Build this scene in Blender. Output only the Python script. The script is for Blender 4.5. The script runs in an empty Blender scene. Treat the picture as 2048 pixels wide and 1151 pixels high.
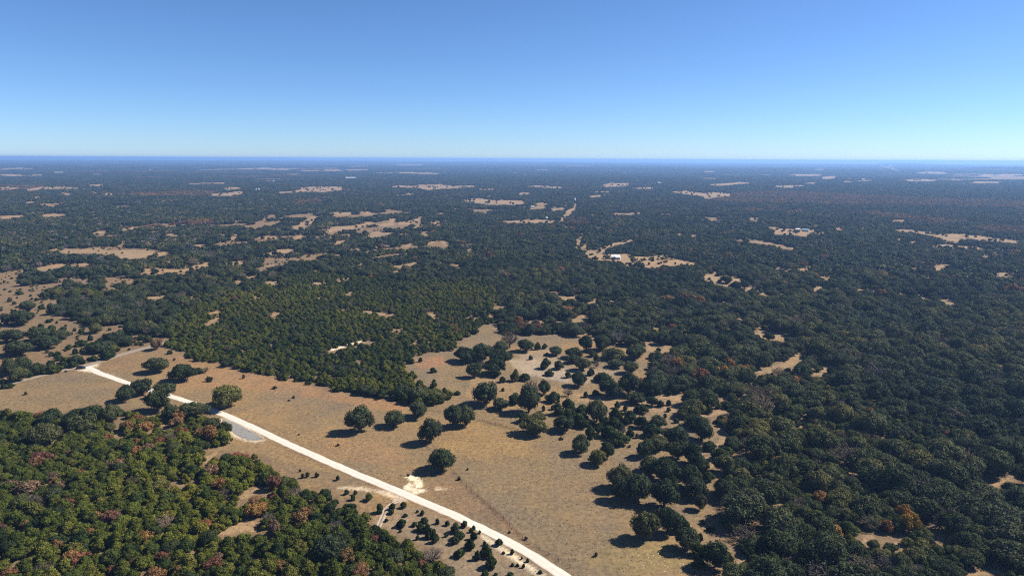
import bpy, bmesh, math, random
import numpy as np
from mathutils import Matrix, Vector

# ------------------------------------------------------------------ camera, sky, sun, exposure
SC = bpy.context.scene
COL = SC.collection
W, H, F = 2048.0, 1151.0, 1370.0          # photograph size and focal length in its pixels
CAM_Z = 120.0
PITCH, ROLL = math.radians(10.645), math.radians(0.26)
_r = np.array([1.0, 0, 0]); _f = np.array([0, math.cos(PITCH), -math.sin(PITCH)])
_u = np.array([0, math.sin(PITCH), math.cos(PITCH)])
RIGHT = _r * math.cos(ROLL) + _u * math.sin(ROLL)
UP = _u * math.cos(ROLL) - _r * math.sin(ROLL)
FWD = _f
cd = bpy.data.cameras.new('camera'); cam = bpy.data.objects.new('camera', cd); COL.objects.link(cam)
cd.sensor_width = 36.0; cd.lens = F / W * 36.0; cd.clip_start = 1.0; cd.clip_end = 120000.0
cam.matrix_world = Matrix(((RIGHT[0], UP[0], -FWD[0], 0), (RIGHT[1], UP[1], -FWD[1], 0),
                           (RIGHT[2], UP[2], -FWD[2], CAM_Z), (0, 0, 0, 1)))
SC.camera = cam

SUN_EL, SUN_AHEAD = math.radians(43.0), math.radians(14.0)      # sun stands to the right, a little ahead
sun_dir = Vector((math.cos(SUN_EL) * math.cos(SUN_AHEAD), math.cos(SUN_EL) * math.sin(SUN_AHEAD), math.sin(SUN_EL)))
world = bpy.data.worlds.new('World'); SC.world = world; world.use_nodes = True
nt = world.node_tree; nt.nodes.clear()
sky = nt.nodes.new('ShaderNodeTexSky'); sky.sky_type = 'NISHITA'; sky.sun_disc = False
sky.sun_elevation = SUN_EL; sky.sun_rotation = math.atan2(sun_dir.x, sun_dir.y)
sky.altitude = 300; sky.air_density = 0.72; sky.dust_density = 0.15; sky.ozone_density = 10.0
bg = nt.nodes.new('ShaderNodeBackground'); bg.inputs[1].default_value = 0.066
wo = nt.nodes.new('ShaderNodeOutputWorld')
nt.links.new(sky.outputs[0], bg.inputs[0]); nt.links.new(bg.outputs[0], wo.inputs[0])
sl = bpy.data.lights.new('sun', 'SUN'); sun = bpy.data.objects.new('sun', sl); COL.objects.link(sun)
sl.energy = 5.0; sl.angle = math.radians(0.53); sl.color = (1.0, 0.92, 0.78)
sun.rotation_euler = sun_dir.to_track_quat('Z', 'Y').to_euler(); sun.location = (300, 0, 400)
SC.view_settings.view_transform = 'Standard'; SC.view_settings.look = 'None'
SC.view_settings.gamma = 1.0; SC.view_settings.exposure = 1.15; SC.view_settings.use_curve_mapping = False
SC.cycles.use_denoising = False; SC.cycles.filter_width = 1.1
SC.cycles.max_bounces = 5; SC.cycles.diffuse_bounces = 3; SC.cycles.glossy_bounces = 2
SC.cycles.transmission_bounces = 3; SC.cycles.volume_bounces = 1; SC.cycles.transparent_max_bounces = 6

# ------------------------------------------------------------------ numbers, noise, terrain
RNG = np.random.default_rng(7)
random.seed(7)

def _hash(ix, iy, s):
    h = (ix.astype(np.int64) * 374761393 + iy.astype(np.int64) * 668265263 + s * 1442695041) & 0xFFFFFFFF
    h = ((h ^ (h >> 13)) * 1274126177) & 0xFFFFFFFF
    return ((h ^ (h >> 16)) & 0xFFFFFF) / float(0xFFFFFF)

def vnoise(x, y, s=0):
    ix, iy = np.floor(x), np.floor(y); fx, fy = x - ix, y - iy
    fx = fx * fx * (3 - 2 * fx); fy = fy * fy * (3 - 2 * fy)
    a, b = _hash(ix, iy, s), _hash(ix + 1, iy, s); c, d = _hash(ix, iy + 1, s), _hash(ix + 1, iy + 1, s)
    return a + (b - a) * fx + (c - a) * fy + (a - b - c + d) * fx * fy

def fbm(x, y, scale, s=0, octv=4):
    v = 0; amp = 1; tot = 0
    for o in range(octv):
        v = v + amp * vnoise(x / scale * 2 ** o + 17.3 * o, y / scale * 2 ** o - 9.1 * o, s + o); tot += amp; amp *= 0.5
    return v / tot

def uni(n):                                   # fbm value to about uniform 0..1
    return 1 / (1 + np.exp(-(n - 0.5) * 11.0))

def sstep(a, b, x):
    t = np.clip((x - a) / (b - a), 0, 1); return t * t * (3 - 2 * t)

HILLS = []                                     # (x, y, rx, ry, height): low mesas on the skyline

def terrain(x, y):
    x = np.asarray(x, float); y = np.asarray(y, float)
    d = np.hypot(x, y)
    z = (fbm(x, y, 1400, 50, 3) - 0.5) * 2 * 7 * sstep(900, 3500, d)
    z = z + (fbm(x, y, 5200, 60, 3) - 0.5) * 2 * 22 * sstep(5000, 15000, d)
    for (hx, hy, rx, ry, hh) in HILLS:
        q = np.sqrt(((x - hx) / rx) ** 2 + ((y - hy) / ry) ** 2)
        z = z + hh * (1 - sstep(0.35, 1.0, q))
    return z

def ray(px, py):
    v = RIGHT * ((px - W / 2) / F) + UP * ((H / 2 - py) / F) + FWD
    return v

def at_z(px, py, z=0.0):
    v = ray(px, py); t = (z - CAM_Z) / v[2]; return v[0] * t, v[1] * t

def ground_at(px, py):
    z = 0.0
    for _ in range(12):
        x, y = at_z(px, py, z); z = 0.5 * z + 0.5 * float(terrain(x, y))
    return x, y, float(terrain(x, y))

def project(x, y, z):
    x = np.asarray(x, float); y = np.asarray(y, float); z = np.asarray(z, float) - CAM_Z
    a = x * RIGHT[0] + y * RIGHT[1] + z * RIGHT[2]; b = x * UP[0] + y * UP[1] + z * UP[2]
    c = np.maximum(x * FWD[0] + y * FWD[1] + z * FWD[2], 1e-3)
    return W / 2 + F * a / c, H / 2 - F * b / c

for (hpx, hd, rx, ry, hh) in ((2010, 11000, 420, 900, 34), (2130, 11500, 700, 900, 30), (1800, 19000, 420, 1500, 26)):
    v = ray(hpx, 340); k = hd / math.hypot(v[0], v[1]); HILLS.append((v[0] * k, v[1] * k, rx, ry, hh))

# ------------------------------------------------------------------ site map, read off the photograph (pixels -> ground)
MX, RW, RH = 400, 2048 + 800, 1600
def poly_fill(arr, pts, val):
    pts = [(p[0] + MX, p[1]) for p in pts]
    ys = [p[1] for p in pts]
    for yy in range(max(0, int(min(ys)) - 1), min(RH, int(max(ys)) + 2)):
        xs = []
        yc = yy + 0.5
        for (x0, y0), (x1, y1) in zip(pts, pts[1:] + pts[:1]):
            if (y0 <= yc) != (y1 <= yc):
                xs.append(x0 + (yc - y0) / (y1 - y0) * (x1 - x0))
        xs.sort()
        for a, b in zip(xs[::2], xs[1::2]):
            i, j = int(round(max(0, a))), int(round(min(RW, b)))
            if j > i: arr[yy, i:j] = val
def sample(arr, px, py):
    i = np.clip(np.round(px + MX - 0.5).astype(int), 0, RW - 1); j = np.clip(np.round(py - 0.5).astype(int), 0, RH - 1)
    return arr[j, i]
def zz(ox, oy, s, pts):
    return [(ox + a / s, oy + b / s) for a, b in pts]
def band(pts, w):                               # thin strip of ground along a line, w pixels high
    return [(x, y - w / 2) for x, y in pts] + [(x, y + w / 2) for x, y in reversed(pts)]

# zones: 1 foreground juniper woods, 2 juniper thicket across the pasture, 3 savannah, 4 oak woodland, 5 mixed far woods, 6 rocky margin (listed trees)
ZONE = np.full((RH, RW), 5, np.uint8)
COVER = np.full((RH, RW), 0.80, np.float32)
COVER[:, MX + 1000:] = 0.88; COVER[540:, :] = 0.91
poly_fill(ZONE, [(-400, 400), (560, 400), (800, 470), (620, 540), (330, 610), (335, 700), (150, 745), (-400, 900)], 3)
poly_fill(ZONE, [(330, 690), (370, 620), (620, 545), (780, 560), (980, 570), (1010, 620), (960, 700), (900, 800), (600, 780), (380, 730)], 2)
poly_fill(ZONE, [(1010, 620), (1200, 610), (1420, 590), (1500, 520), (2448, 480), (2448, 1600), (1300, 1600), (1480, 1112), (1380, 900), (1200, 700), (1010, 650)], 4)
poly_fill(ZONE, [(-400, 780), (0, 780), (180, 800), (420, 800), (560, 900), (760, 1000), (940, 1151), (1040, 1300), (1040, 1600), (-400, 1600)], 1)
poly_fill(COVER, [(1560, 640), (2448, 560), (2448, 1600), (1440, 1600), (1480, 1112), (1560, 900), (1500, 760)], 0.985)
poly_fill(COVER, [(1380, 760), (1540, 700), (1620, 800), (1600, 940), (1540, 1060), (1440, 1010), (1400, 900)], 0.74)
poly_fill(COVER, [(-400, 545), (0, 545), (110, 548), (210, 565), (330, 610), (335, 690), (150, 745), (-400, 900)], 0.10)
poly_fill(COVER, [(-400, 480), (0, 500), (120, 515), (300, 535), (420, 560), (330, 610), (210, 565), (110, 548), (-400, 545)], 0.14)
poly_fill(COVER, [(150, 480), (400, 480), (640, 490), (640, 545), (440, 560), (300, 535), (130, 515)], 0.62)
poly_fill(COVER, [(330, 600), (440, 560), (640, 545), (620, 560), (420, 610), (340, 670)], 0.85)
poly_fill(COVER, [(440, 430), (700, 400), (880, 440), (900, 500), (700, 530), (560, 500)], 0.52)
poly_fill(COVER, [(1000, 650), (1200, 640), (1480, 690), (1500, 740), (1300, 700), (1010, 690)], 0.80)

_CL = lambda p: zz(0, 460, 3.2, p)
for p, v in (([(320, 530), (420, 470), (480, 420), (620, 400), (740, 400), (900, 340), (1100, 300), (1400, 300), (1640, 380), (1640, 560), (1400, 600), (1050, 690), (840, 670), (800, 600), (560, 620), (420, 560)], .86),
             ([(0, 150), (250, 110), (380, 170), (560, 170), (700, 190), (560, 215), (400, 215), (230, 240), (0, 275)], .98), ([(120, 305), (180, 262), (300, 270), (440, 235), (465, 290), (300, 325), (220, 350)], .98),
             ([(510, 260), (560, 215), (690, 215), (720, 250), (640, 290), (530, 290)], .98), ([(650, 190), (720, 165), (800, 210), (740, 230)], .98), ([(810, 240), (840, 190), (940, 180), (1060, 165), (1160, 215), (1140, 245), (1000, 240), (900, 250)], .98),
             ([(690, 260), (740, 225), (830, 240), (820, 290), (740, 290)], .95), ([(800, 310), (830, 265), (890, 270), (880, 315)], .95), ([(900, 320), (920, 268), (1010, 268), (1020, 320)], .95), ([(1050, 300), (1060, 255), (1130, 260), (1120, 300)], .95),
             ([(270, 445), (290, 395), (400, 392), (410, 445)], .95), ([(400, 410), (410, 352), (520, 352), (580, 390), (570, 425), (450, 425)], .95), ([(570, 390), (580, 318), (660, 320), (665, 390)], .95)):
    poly_fill(COVER, _CL(p), v)
OPEN = np.zeros((RH, RW), np.uint8)
PASTURE = [(-400, 880), (0, 772), (156, 735), (235, 711), (300, 696), (331, 692), (363, 707), (385, 720), (413, 725), (447, 730), (463, 738),
           (507, 744), (547, 755), (594, 764), (638, 775), (678, 784), (725, 792), (763, 797), (788, 801), (816, 806), (847, 811),
           (869, 810), (900, 800), (919, 784), (890, 775), (860, 770), (835, 755), (828, 746), (813, 737), (810, 724), (831, 712), (860, 707), (881, 703), (900, 701),
           (916, 696), (925, 681), (941, 671), (960, 668), (958, 654), (969, 648), (991, 650), (985, 660), (1010, 668), (1060, 672), (1110, 668), (1180, 678), (1230, 690),
           (1290, 700), (1300, 720), (1295, 745), (1270, 770), (1300, 790), (1360, 800), (1390, 830), (1430, 850), (1440, 880), (1400, 910), (1420, 960), (1425, 1003),
           (1430, 1031), (1436, 1059), (1450, 1072), (1469, 1100), (1484, 1112), (1456, 1134), (1444, 1151), (1400, 1210), (1300, 1500), (1250, 1600),
           (1100, 1600), (1010, 1300), (950, 1200), (915, 1151), (905, 1125), (889, 1109), (869, 1094), (844, 1087), (819, 1075), (806, 1066), (784, 1066), (781, 1056), (759, 1047),
           (742, 1047), (747, 1031), (734, 1016), (706, 1003), (678, 1000), (672, 978), (641, 970), (619, 975), (608, 975), (597, 953), (578, 941),
           (556, 947), (564, 934), (550, 925), (531, 908), (500, 904), (450, 899), (425, 905), (415, 900), (440, 890), (460, 885), (464, 868), (457, 850), (438, 838), (414, 832),
           (413, 820), (395, 806), (365, 806), (357, 812), (335, 816), (325, 825), (288, 829), (281, 818), (238, 815), (200, 809), (163, 812), (134, 820), (128, 828), (122, 824),
           (100, 818), (80, 821), (58, 828), (41, 821), (19, 818), (0, 817), (-400, 900)]
poly_fill(OPEN, PASTURE, 1)
C2 = lambda p: zz(0, 800, 3.279, p)
CM = lambda p: zz(1000, 460, 3.2, p)
CR = lambda p: zz(1408, 460, 3.2, p)
CL = lambda p: zz(0, 460, 3.2, p)
CC = lambda p: zz(500, 460, 3.2, p)
FA = lambda p: zz(0, 300, 3.2, p)
FB = lambda p: zz(600, 300, 3.2, p)
FC = lambda p: zz(1000, 300, 3.2, p)
FD = lambda p: zz(1408, 300, 3.2, p)
Z5 = lambda p: zz(1000, 640, 3.197, p)
Z7 = lambda p: zz(1408, 640, 3.197, p)
Z8 = lambda p: zz(1428, 800, 3.279, p)
CLEAR = [
 # foreground woods
 C2([(1410, 880), (1520, 820), (1610, 780), (1700, 790), (1690, 850), (1560, 865), (1480, 885)]),
 C2([(1565, 645), (1600, 590), (1680, 570), (1760, 580), (1770, 612), (1650, 625), (1600, 650)]),
 C2([(1330, 410), (1350, 370), (1420, 335), (1430, 350), (1370, 400)]), C2([(385, 178), (440, 178), (445, 205), (390, 205)]),
 C2([(1050, 150), (1120, 150), (1125, 180), (1055, 180)]), C2([(740, 200), (800, 195), (790, 230), (750, 230)]), C2([(1165, 538), (1215, 536), (1212, 556), (1168, 556)]), C2([(1590, 690), (1615, 690), (1612, 720), (1590, 720)]),
 # house clearing and the trails beyond
 CM([(525, 130), (560, 165), (600, 190), (690, 190), (780, 198), (800, 228), (880, 236), (960, 240), (1060, 230), (1180, 222), (1270, 212), (1200, 195), (1100, 175), (1060, 150), (980, 165), (880, 168), (800, 152), (700, 150), (655, 142), (690, 112), (800, 82), (862, 58), (780, 72), (680, 98), (630, 130), (570, 128)]),
 CM([(485, 115), (497, 70), (515, 20), (528, 20), (512, 75), (500, 115)]), CM([(535, 130), (545, 65), (558, 65), (552, 130)]),
 FB([(1655, 465), (1700, 400), (1745, 375), (1765, 340), (1778, 340), (1755, 385), (1715, 420), (1680, 465)]),
 CM([(1300, 270), (1380, 262), (1390, 290), (1480, 285), (1550, 310), (1620, 335), (1650, 375), (1700, 400), (1810, 402), (1810, 416), (1690, 418), (1600, 395), (1500, 365), (1400, 345), (1310, 318)]),
 CM([(370, 408), (430, 425), (470, 420), (550, 418), (560, 435), (520, 462), (450, 455), (390, 440)]), CM([(540, 465), (640, 425), (670, 435), (620, 490)]), CM([(710, 450), (755, 447), (755, 472), (720, 470)]), CM([(1350, 452), (1460, 455), (1460, 466), (1350, 464)]),
 CM([(155, 575), (280, 565), (385, 567), (390, 585), (270, 592), (160, 590)]), CM([(460, 580), (520, 540), (550, 535), (560, 575), (480, 592)]),
 CM([(1525, 565), (1545, 555), (1560, 570), (1530, 590)]), CM([(1630, 680), (1650, 610), (1700, 605), (1720, 630), (1800, 650), (1868, 680), (1850, 712), (1760, 705), (1690, 690)]), CM([(1395, 640), (1455, 630), (1460, 655), (1400, 658)]),
 CM([(1740, 245), (1760, 232), (1810, 240), (1830, 258), (1950, 245), (1980, 222), (1990, 228), (1960, 255), (1850, 268)]),
 Z5([(1625, 320), (1700, 305), (1800, 275), (1880, 230), (1925, 205), (1930, 235), (1860, 290), (1790, 325), (1660, 342)]), Z5([(1980, 345), (2046, 290), (2085, 280), (2130, 300), (2050, 350)]),
 Z7([(330, 320), (440, 290), (560, 250), (610, 210), (625, 225), (590, 275), (480, 325), (370, 340)]), Z7([(690, 350), (740, 290), (780, 275), (830, 300), (820, 320), (750, 330), (710, 358)]),
 Z5([(930, 140), (985, 135), (1040, 165), (970, 200), (935, 190)]), Z5([(1060, 150), (1130, 165), (1090, 200), (1040, 235), (1030, 210)]), Z5([(480, 100), (570, 80), (610, 95), (590, 140), (560, 150)]), Z5([(985, 45), (1020, 40), (1010, 70), (988, 70)]),
 Z5([(860, 260), (940, 225), (930, 265), (880, 290)]), Z5([(1400, 60), (1455, 50), (1450, 80), (1405, 85)]),
 Z5([(1010, 490), (1040, 465), (1170, 470), (1165, 520), (1120, 600), (1200, 640), (1130, 690), (1060, 700), (1040, 660), (1100, 560), (1000, 520)]),
 Z5([(1280, 610), (1350, 580), (1455, 572), (1450, 595), (1380, 610), (1300, 625)]), Z5([(1365, 700), (1420, 690), (1470, 730), (1460, 765), (1390, 800), (1320, 860), (1290, 850), (1350, 790), (1380, 740)]),
 Z5([(1190, 700), (1230, 690), (1225, 710), (1180, 716)]), Z5([(1310, 880), (1370, 860), (1370, 920), (1330, 985), (1290, 960)]), Z5([(1480, 880), (1540, 860), (1600, 905), (1560, 910)]), Z5([(1370, 985), (1440, 965), (1430, 1000), (1380, 1005)]),
 Z5([(1880, 640), (1960, 640), (1950, 665), (1900, 670)]), Z5([(1405, 500), (1460, 480), (1430, 525)]), Z5([(1520, 470), (1590, 465), (1545, 500)]),
 Z8([(1800, 590), (1815, 535), (1900, 515), (1960, 478), (1990, 482), (1960, 530), (1850, 560), (1820, 595)]), Z8([(1670, 690), (1690, 640), (1730, 630), (1735, 660), (1710, 700)]), Z8([(1085, 385), (1110, 350), (1160, 352), (1120, 370), (1100, 388)]),
 Z8([(890, 415), (940, 412), (980, 460), (960, 465), (920, 430)]), Z8([(960, 935), (1000, 865), (1050, 890), (1040, 910), (990, 920), (975, 945)]), Z8([(1180, 930), (1270, 955), (1240, 970), (1190, 950)]), Z8([(1455, 920), (1480, 850), (1530, 840), (1500, 890), (1470, 925)]),
 Z8([(1610, 1151), (1630, 1105), (1750, 1110), (1850, 1090), (1900, 1050), (1925, 1070), (1890, 1110), (1920, 1140), (1800, 1151)]), Z8([(860, 1000), (950, 985), (960, 1000), (900, 1030)]), Z8([(580, 960), (650, 955), (660, 975), (600, 980)]), Z8([(1990, 900), (2033, 850), (2080, 850), (2050, 890)]),
 Z8([(1760, 640), (1800, 625), (1815, 640), (1770, 650)]), Z8([(60, 1151), (0, 1100), (90, 1070), (130, 1080), (190, 1010), (210, 1030), (160, 1090), (100, 1120)]),
 Z7([(1145, 115), (1165, 100), (1190, 95), (1180, 115), (1150, 122)]), Z7([(1735, 330), (1745, 290), (1775, 290), (1755, 335)]), Z7([(1875, 270), (1900, 262), (1950, 270), (1910, 282)]),
 # right, middle distance
 CR([(735, 295), (850, 287), (848, 305), (800, 322), (770, 305)]), CR([(700, 385), (730, 350), (768, 347), (750, 385), (710, 395)]), CR([(980, 378), (1100, 380), (1100, 390), (980, 388)]), CR([(1240, 400), (1290, 397), (1300, 408), (1250, 410)]), CR([(1360, 415), (1430, 425), (1450, 440), (1400, 440)]), CR([(1505, 445), (1560, 440), (1610, 465), (1600, 475), (1540, 462)]),
 CR([(1475, 255), (1495, 210), (1540, 200), (1575, 225), (1560, 238), (1510, 240), (1500, 260)]), CR([(1840, 300), (1870, 280), (1920, 265), (2005, 285), (2000, 293), (1880, 295)]), CR([(1330, 275), (1340, 235), (1350, 240), (1342, 275)]), CR([(1420, 325), (1435, 300), (1455, 290), (1450, 300), (1430, 325)]), CR([(1400, 205), (1410, 195), (1415, 205)]), CR([(1295, 300), (1300, 285), (1312, 290), (1308, 300)]),
 CR([(775, 465), (810, 462), (805, 475), (780, 477)]), CR([(220, 580), (235, 555), (250, 565), (235, 590)]), CR([(1145, 690), (1190, 670), (1185, 685), (1150, 698)]), CR([(555, 832), (600, 790), (625, 785), (625, 832)]),
 FD([(1230, 515), (1260, 505), (1360, 515), (1500, 535), (1620, 535), (1750, 545), (1860, 560), (2020, 580), (2015, 595), (1880, 582), (1750, 570), (1640, 560), (1625, 585), (1530, 575), (1480, 555), (1370, 530)]),
 FD([(1460, 605), (1540, 602), (1640, 612), (1790, 622), (1790, 640), (1700, 628), (1600, 625), (1500, 622)]), FD([(1770, 690), (1800, 660), (1820, 670), (1790, 700)]), FD([(1845, 660), (1880, 655), (1870, 672)]), FD([(1230, 570), (1265, 560), (1265, 572)]), FD([(1310, 580), (1365, 585), (1350, 592)]),
 FD([(400, 490), (450, 490), (500, 500), (650, 510), (665, 525), (660, 552), (560, 545), (450, 535), (450, 510)]), FD([(665, 508), (720, 508), (768, 522), (750, 535), (690, 530)]), FD([(285, 440), (300, 432), (360, 438), (355, 450), (310, 450)]), FD([(285, 575), (310, 568), (360, 582), (450, 595), (490, 605), (575, 625), (570, 638), (490, 620), (400, 598), (300, 590)]), FD([(190, 570), (250, 578), (240, 588)]),
 FD([(840, 505), (860, 485), (900, 488), (895, 500), (855, 512)]), FD([(1200, 450), (1280, 445), (1280, 453), (1210, 456)]), FD([(1010, 500), (1020, 480), (1028, 482), (1020, 502)]), FD([(690, 480), (730, 478), (730, 485)]),
 FD([(0, 285), (60, 270), (170, 275), (165, 295), (80, 295), (30, 312), (0, 310)]), FD([(540, 157), (640, 152), (745, 158), (740, 165), (560, 165)]), FD([(750, 172), (850, 165), (840, 185), (760, 185)]), FD([(610, 215), (700, 205), (735, 210), (720, 216)]), FD([(440, 230), (540, 225), (635, 225), (635, 237), (500, 240)]), FD([(1350, 145), (1440, 138), (1555, 143), (1540, 150), (1400, 152)]), FD([(1740, 168), (1820, 155), (2040, 155), (2048, 162), (1900, 165), (1780, 172)]), FD([(1690, 205), (1800, 200), (1900, 202), (1880, 210), (1720, 210)]), FD([(1270, 190), (1400, 185), (1500, 190), (1480, 198), (1300, 198)]), FD([(700, 122), (780, 122), (780, 127), (700, 127)]), FD([(0, 135), (70, 133), (70, 140), (0, 140)]),
 FD([(890, 200), (1080, 190), (1080, 195), (900, 204)]),
 # centre, far
 FB([(1040, 322), (1100, 310), (1170, 312), (1230, 320), (1300, 318), (1430, 325), (1440, 340), (1360, 350), (1240, 350), (1170, 342), (1090, 335)]), FB([(580, 235), (640, 225), (740, 228), (760, 222), (860, 222), (900, 218), (930, 225), (1120, 228), (1120, 235), (1000, 243), (880, 250), (820, 255), (760, 242)]), FB([(1450, 230), (1560, 226), (1685, 236), (1680, 244), (1560, 238)]), FB([(1140, 246), (1240, 248), (1235, 254), (1150, 252)]), FB([(1920, 230), (1970, 212), (2048, 212), (2048, 232)]), FB([(1400, 275), (1440, 270), (1480, 278), (1410, 284)]),
 FB([(0, 238), (120, 232), (270, 235), (270, 255), (160, 268), (20, 265)]), FB([(680, 280), (700, 272), (740, 276), (690, 283)]), FB([(0, 128), (200, 125), (440, 122), (445, 128), (250, 133), (0, 135)]), FB([(470, 146), (700, 140), (900, 148), (880, 155), (640, 148)]), FB([(290, 103), (445, 102), (445, 106), (290, 106)]), FB([(610, 94), (790, 94), (790, 98), (610, 98)]), FB([(1510, 124), (1590, 123), (1590, 128), (1510, 128)]), FB([(1365, 143), (1420, 141), (1420, 146), (1365, 147)]), FB([(1430, 155), (1460, 154), (1460, 158), (1430, 158)]),
 FB([(1610, 375), (1680, 368), (1690, 378), (1620, 385)]), FB([(1690, 400), (1720, 380), (1750, 372), (1755, 382), (1720, 402)]), FB([(1510, 340), (1580, 335), (1585, 348), (1520, 352)]), FB([(1270, 455), (1400, 448), (1480, 440), (1560, 445), (1635, 448), (1630, 462), (1500, 468), (1400, 465), (1300, 458)]), FB([(1470, 365), (1560, 360), (1570, 372), (1480, 378)]),
 FC([(640, 230), (700, 212), (800, 210), (830, 217), (800, 232), (680, 236)]), FC([(180, 232), (260, 225), (405, 238), (400, 245), (280, 240)]), FC([(715, 402), (800, 405), (900, 395), (895, 407), (740, 410)]), FC([(1025, 407), (1095, 405), (1095, 411), (1030, 411)]), FC([(570, 412), (600, 410), (595, 420)]), FC([(570, 295), (640, 285), (650, 298), (580, 300)]), FC([(1090, 265), (1190, 260), (1300, 275), (1420, 270), (1475, 285), (1450, 297), (1380, 300), (1340, 312), (1300, 295), (1180, 280)]), FC([(1290, 178), (1390, 180), (1390, 184), (1300, 183)]), FC([(1320, 220), (1460, 212), (1560, 205), (1600, 212), (1500, 220), (1400, 228)]), FC([(1850, 157), (2048, 155), (2048, 165), (1900, 163)]), FC([(1300, 135), (1380, 134), (1380, 139), (1310, 139)]), FC([(845, 240), (980, 236), (980, 246), (860, 248)]), FC([(1010, 548), (1040, 543), (1040, 550)]), FC([(1140, 540), (1155, 530), (1150, 545)]), FC([(1205, 540), (1260, 545), (1250, 553), (1210, 546)]), FC([(580, 265), (700, 262), (700, 270), (590, 270)]),
 # left, far and middle
 FA([(0, 155), (50, 153), (155, 158), (150, 167), (50, 166), (0, 163)]), FA([(190, 160), (280, 154), (275, 162), (200, 165)]), FA([(480, 97), (620, 95), (620, 99), (490, 101)]), FA([(580, 154), (660, 150), (660, 156), (585, 158)]), FA([(0, 238), (60, 232), (130, 242), (70, 252), (0, 258)]), FA([(165, 250), (260, 235), (330, 232), (500, 238), (500, 245), (300, 250), (180, 260)]), FA([(560, 225), (640, 217), (700, 222), (690, 228), (600, 232)]), FA([(380, 278), (420, 270), (470, 280), (440, 288)]), FA([(580, 270), (620, 265), (620, 275)]), FA([(660, 283), (690, 272), (720, 275), (715, 287), (670, 290)]), FA([(1200, 212), (1340, 208), (1340, 214), (1210, 217)]), FA([(1370, 208), (1440, 207), (1440, 213), (1375, 213)]), FA([(1330, 282), (1420, 275), (1550, 262), (1560, 280), (1480, 290), (1360, 292)]), FA([(1430, 242), (1480, 235), (1550, 240), (1520, 250), (1450, 252)]), FA([(1780, 268), (1880, 262), (1990, 240), (2048, 232), (2048, 265), (1920, 268), (1800, 275)]), FA([(1520, 120), (1700, 112), (1850, 125), (1850, 130), (1680, 124), (1530, 126)]), FA([(0, 118), (120, 112), (260, 118), (150, 122), (0, 123)]), FA([(210, 300), (250, 295), (260, 303), (230, 308)]), FA([(150, 335), (220, 325), (220, 332), (170, 340)]), FA([(240, 345), (380, 340), (380, 346), (260, 350)]), FA([(260, 420), (300, 408), (350, 403), (430, 412), (400, 420), (300, 425)]), FA([(0, 428), (80, 420), (150, 412), (155, 425), (60, 438), (0, 440)]),
 FA([(310, 635), (400, 625), (480, 635), (620, 628), (700, 640), (900, 640), (1080, 650), (1085, 668), (1000, 680), (900, 690), (770, 698), (740, 680), (740, 668), (600, 660), (430, 660)]), FA([(590, 530), (640, 515), (690, 515), (670, 530), (610, 540)]), FA([(780, 505), (830, 488), (860, 490), (855, 510), (800, 518)]), FA([(760, 478), (800, 476), (800, 486)]), FA([(1050, 542), (1120, 535), (1140, 548), (1080, 552)]), FA([(1400, 535), (1440, 520), (1450, 540), (1420, 552)]), FA([(1475, 572), (1500, 545), (1530, 525), (1530, 545), (1490, 575)]), FA([(1620, 570), (1680, 552), (1780, 545), (1775, 565), (1700, 572)]), FA([(1880, 560), (1940, 535), (1945, 550), (1900, 570)]), FA([(1700, 665), (1790, 635), (1890, 628), (1850, 650), (1790, 658), (1720, 675)]), FA([(1240, 605), (1310, 598), (1310, 612), (1260, 615)]), FA([(770, 590), (800, 575), (800, 605)]), FA([(1000, 600), (1040, 570), (1030, 600)]), FA([(1870, 500), (1920, 470), (1990, 430), (2030, 425), (2000, 470), (1960, 500), (1890, 508)]), FA([(1720, 460), (1790, 450), (1790, 458)]),
 CL([(230, 245), (330, 220), (430, 208), (430, 220), (350, 245), (250, 268)]), CL([(880, 260), (960, 245), (1150, 240), (1260, 225), (1340, 200), (1350, 215), (1290, 245), (1180, 265), (1040, 270), (1000, 285), (900, 275)]), CL([(1440, 215), (1500, 195), (1575, 190), (1560, 212), (1480, 225)]), CL([(500, 215), (570, 205), (560, 225), (510, 235)]), CL([(940, 430), (1050, 420), (1060, 435), (960, 440)]), CL([(1210, 425), (1270, 412), (1280, 430), (1230, 438)]), CL([(1330, 525), (1410, 515), (1420, 522), (1350, 535)]), CL([(1300, 620), (1340, 585), (1410, 550), (1390, 575), (1330, 610)]), CL([(1490, 325), (1540, 318), (1530, 338)]), CL([(1580, 300), (1620, 285), (1645, 300), (1600, 315)]), CL([(1700, 330), (1780, 318), (1770, 345), (1730, 350)]), CL([(1740, 540), (1780, 525), (1790, 535), (1750, 552)]), CL([(1670, 150), (1780, 140), (1830, 120), (1890, 122), (1830, 145), (1740, 162)]), CL([(1140, 195), (1180, 188), (1180, 205)]), CL([(1590, 425), (1640, 420), (1640, 432)]), CL([(1690, 230), (1750, 212), (1750, 232)]),
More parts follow.
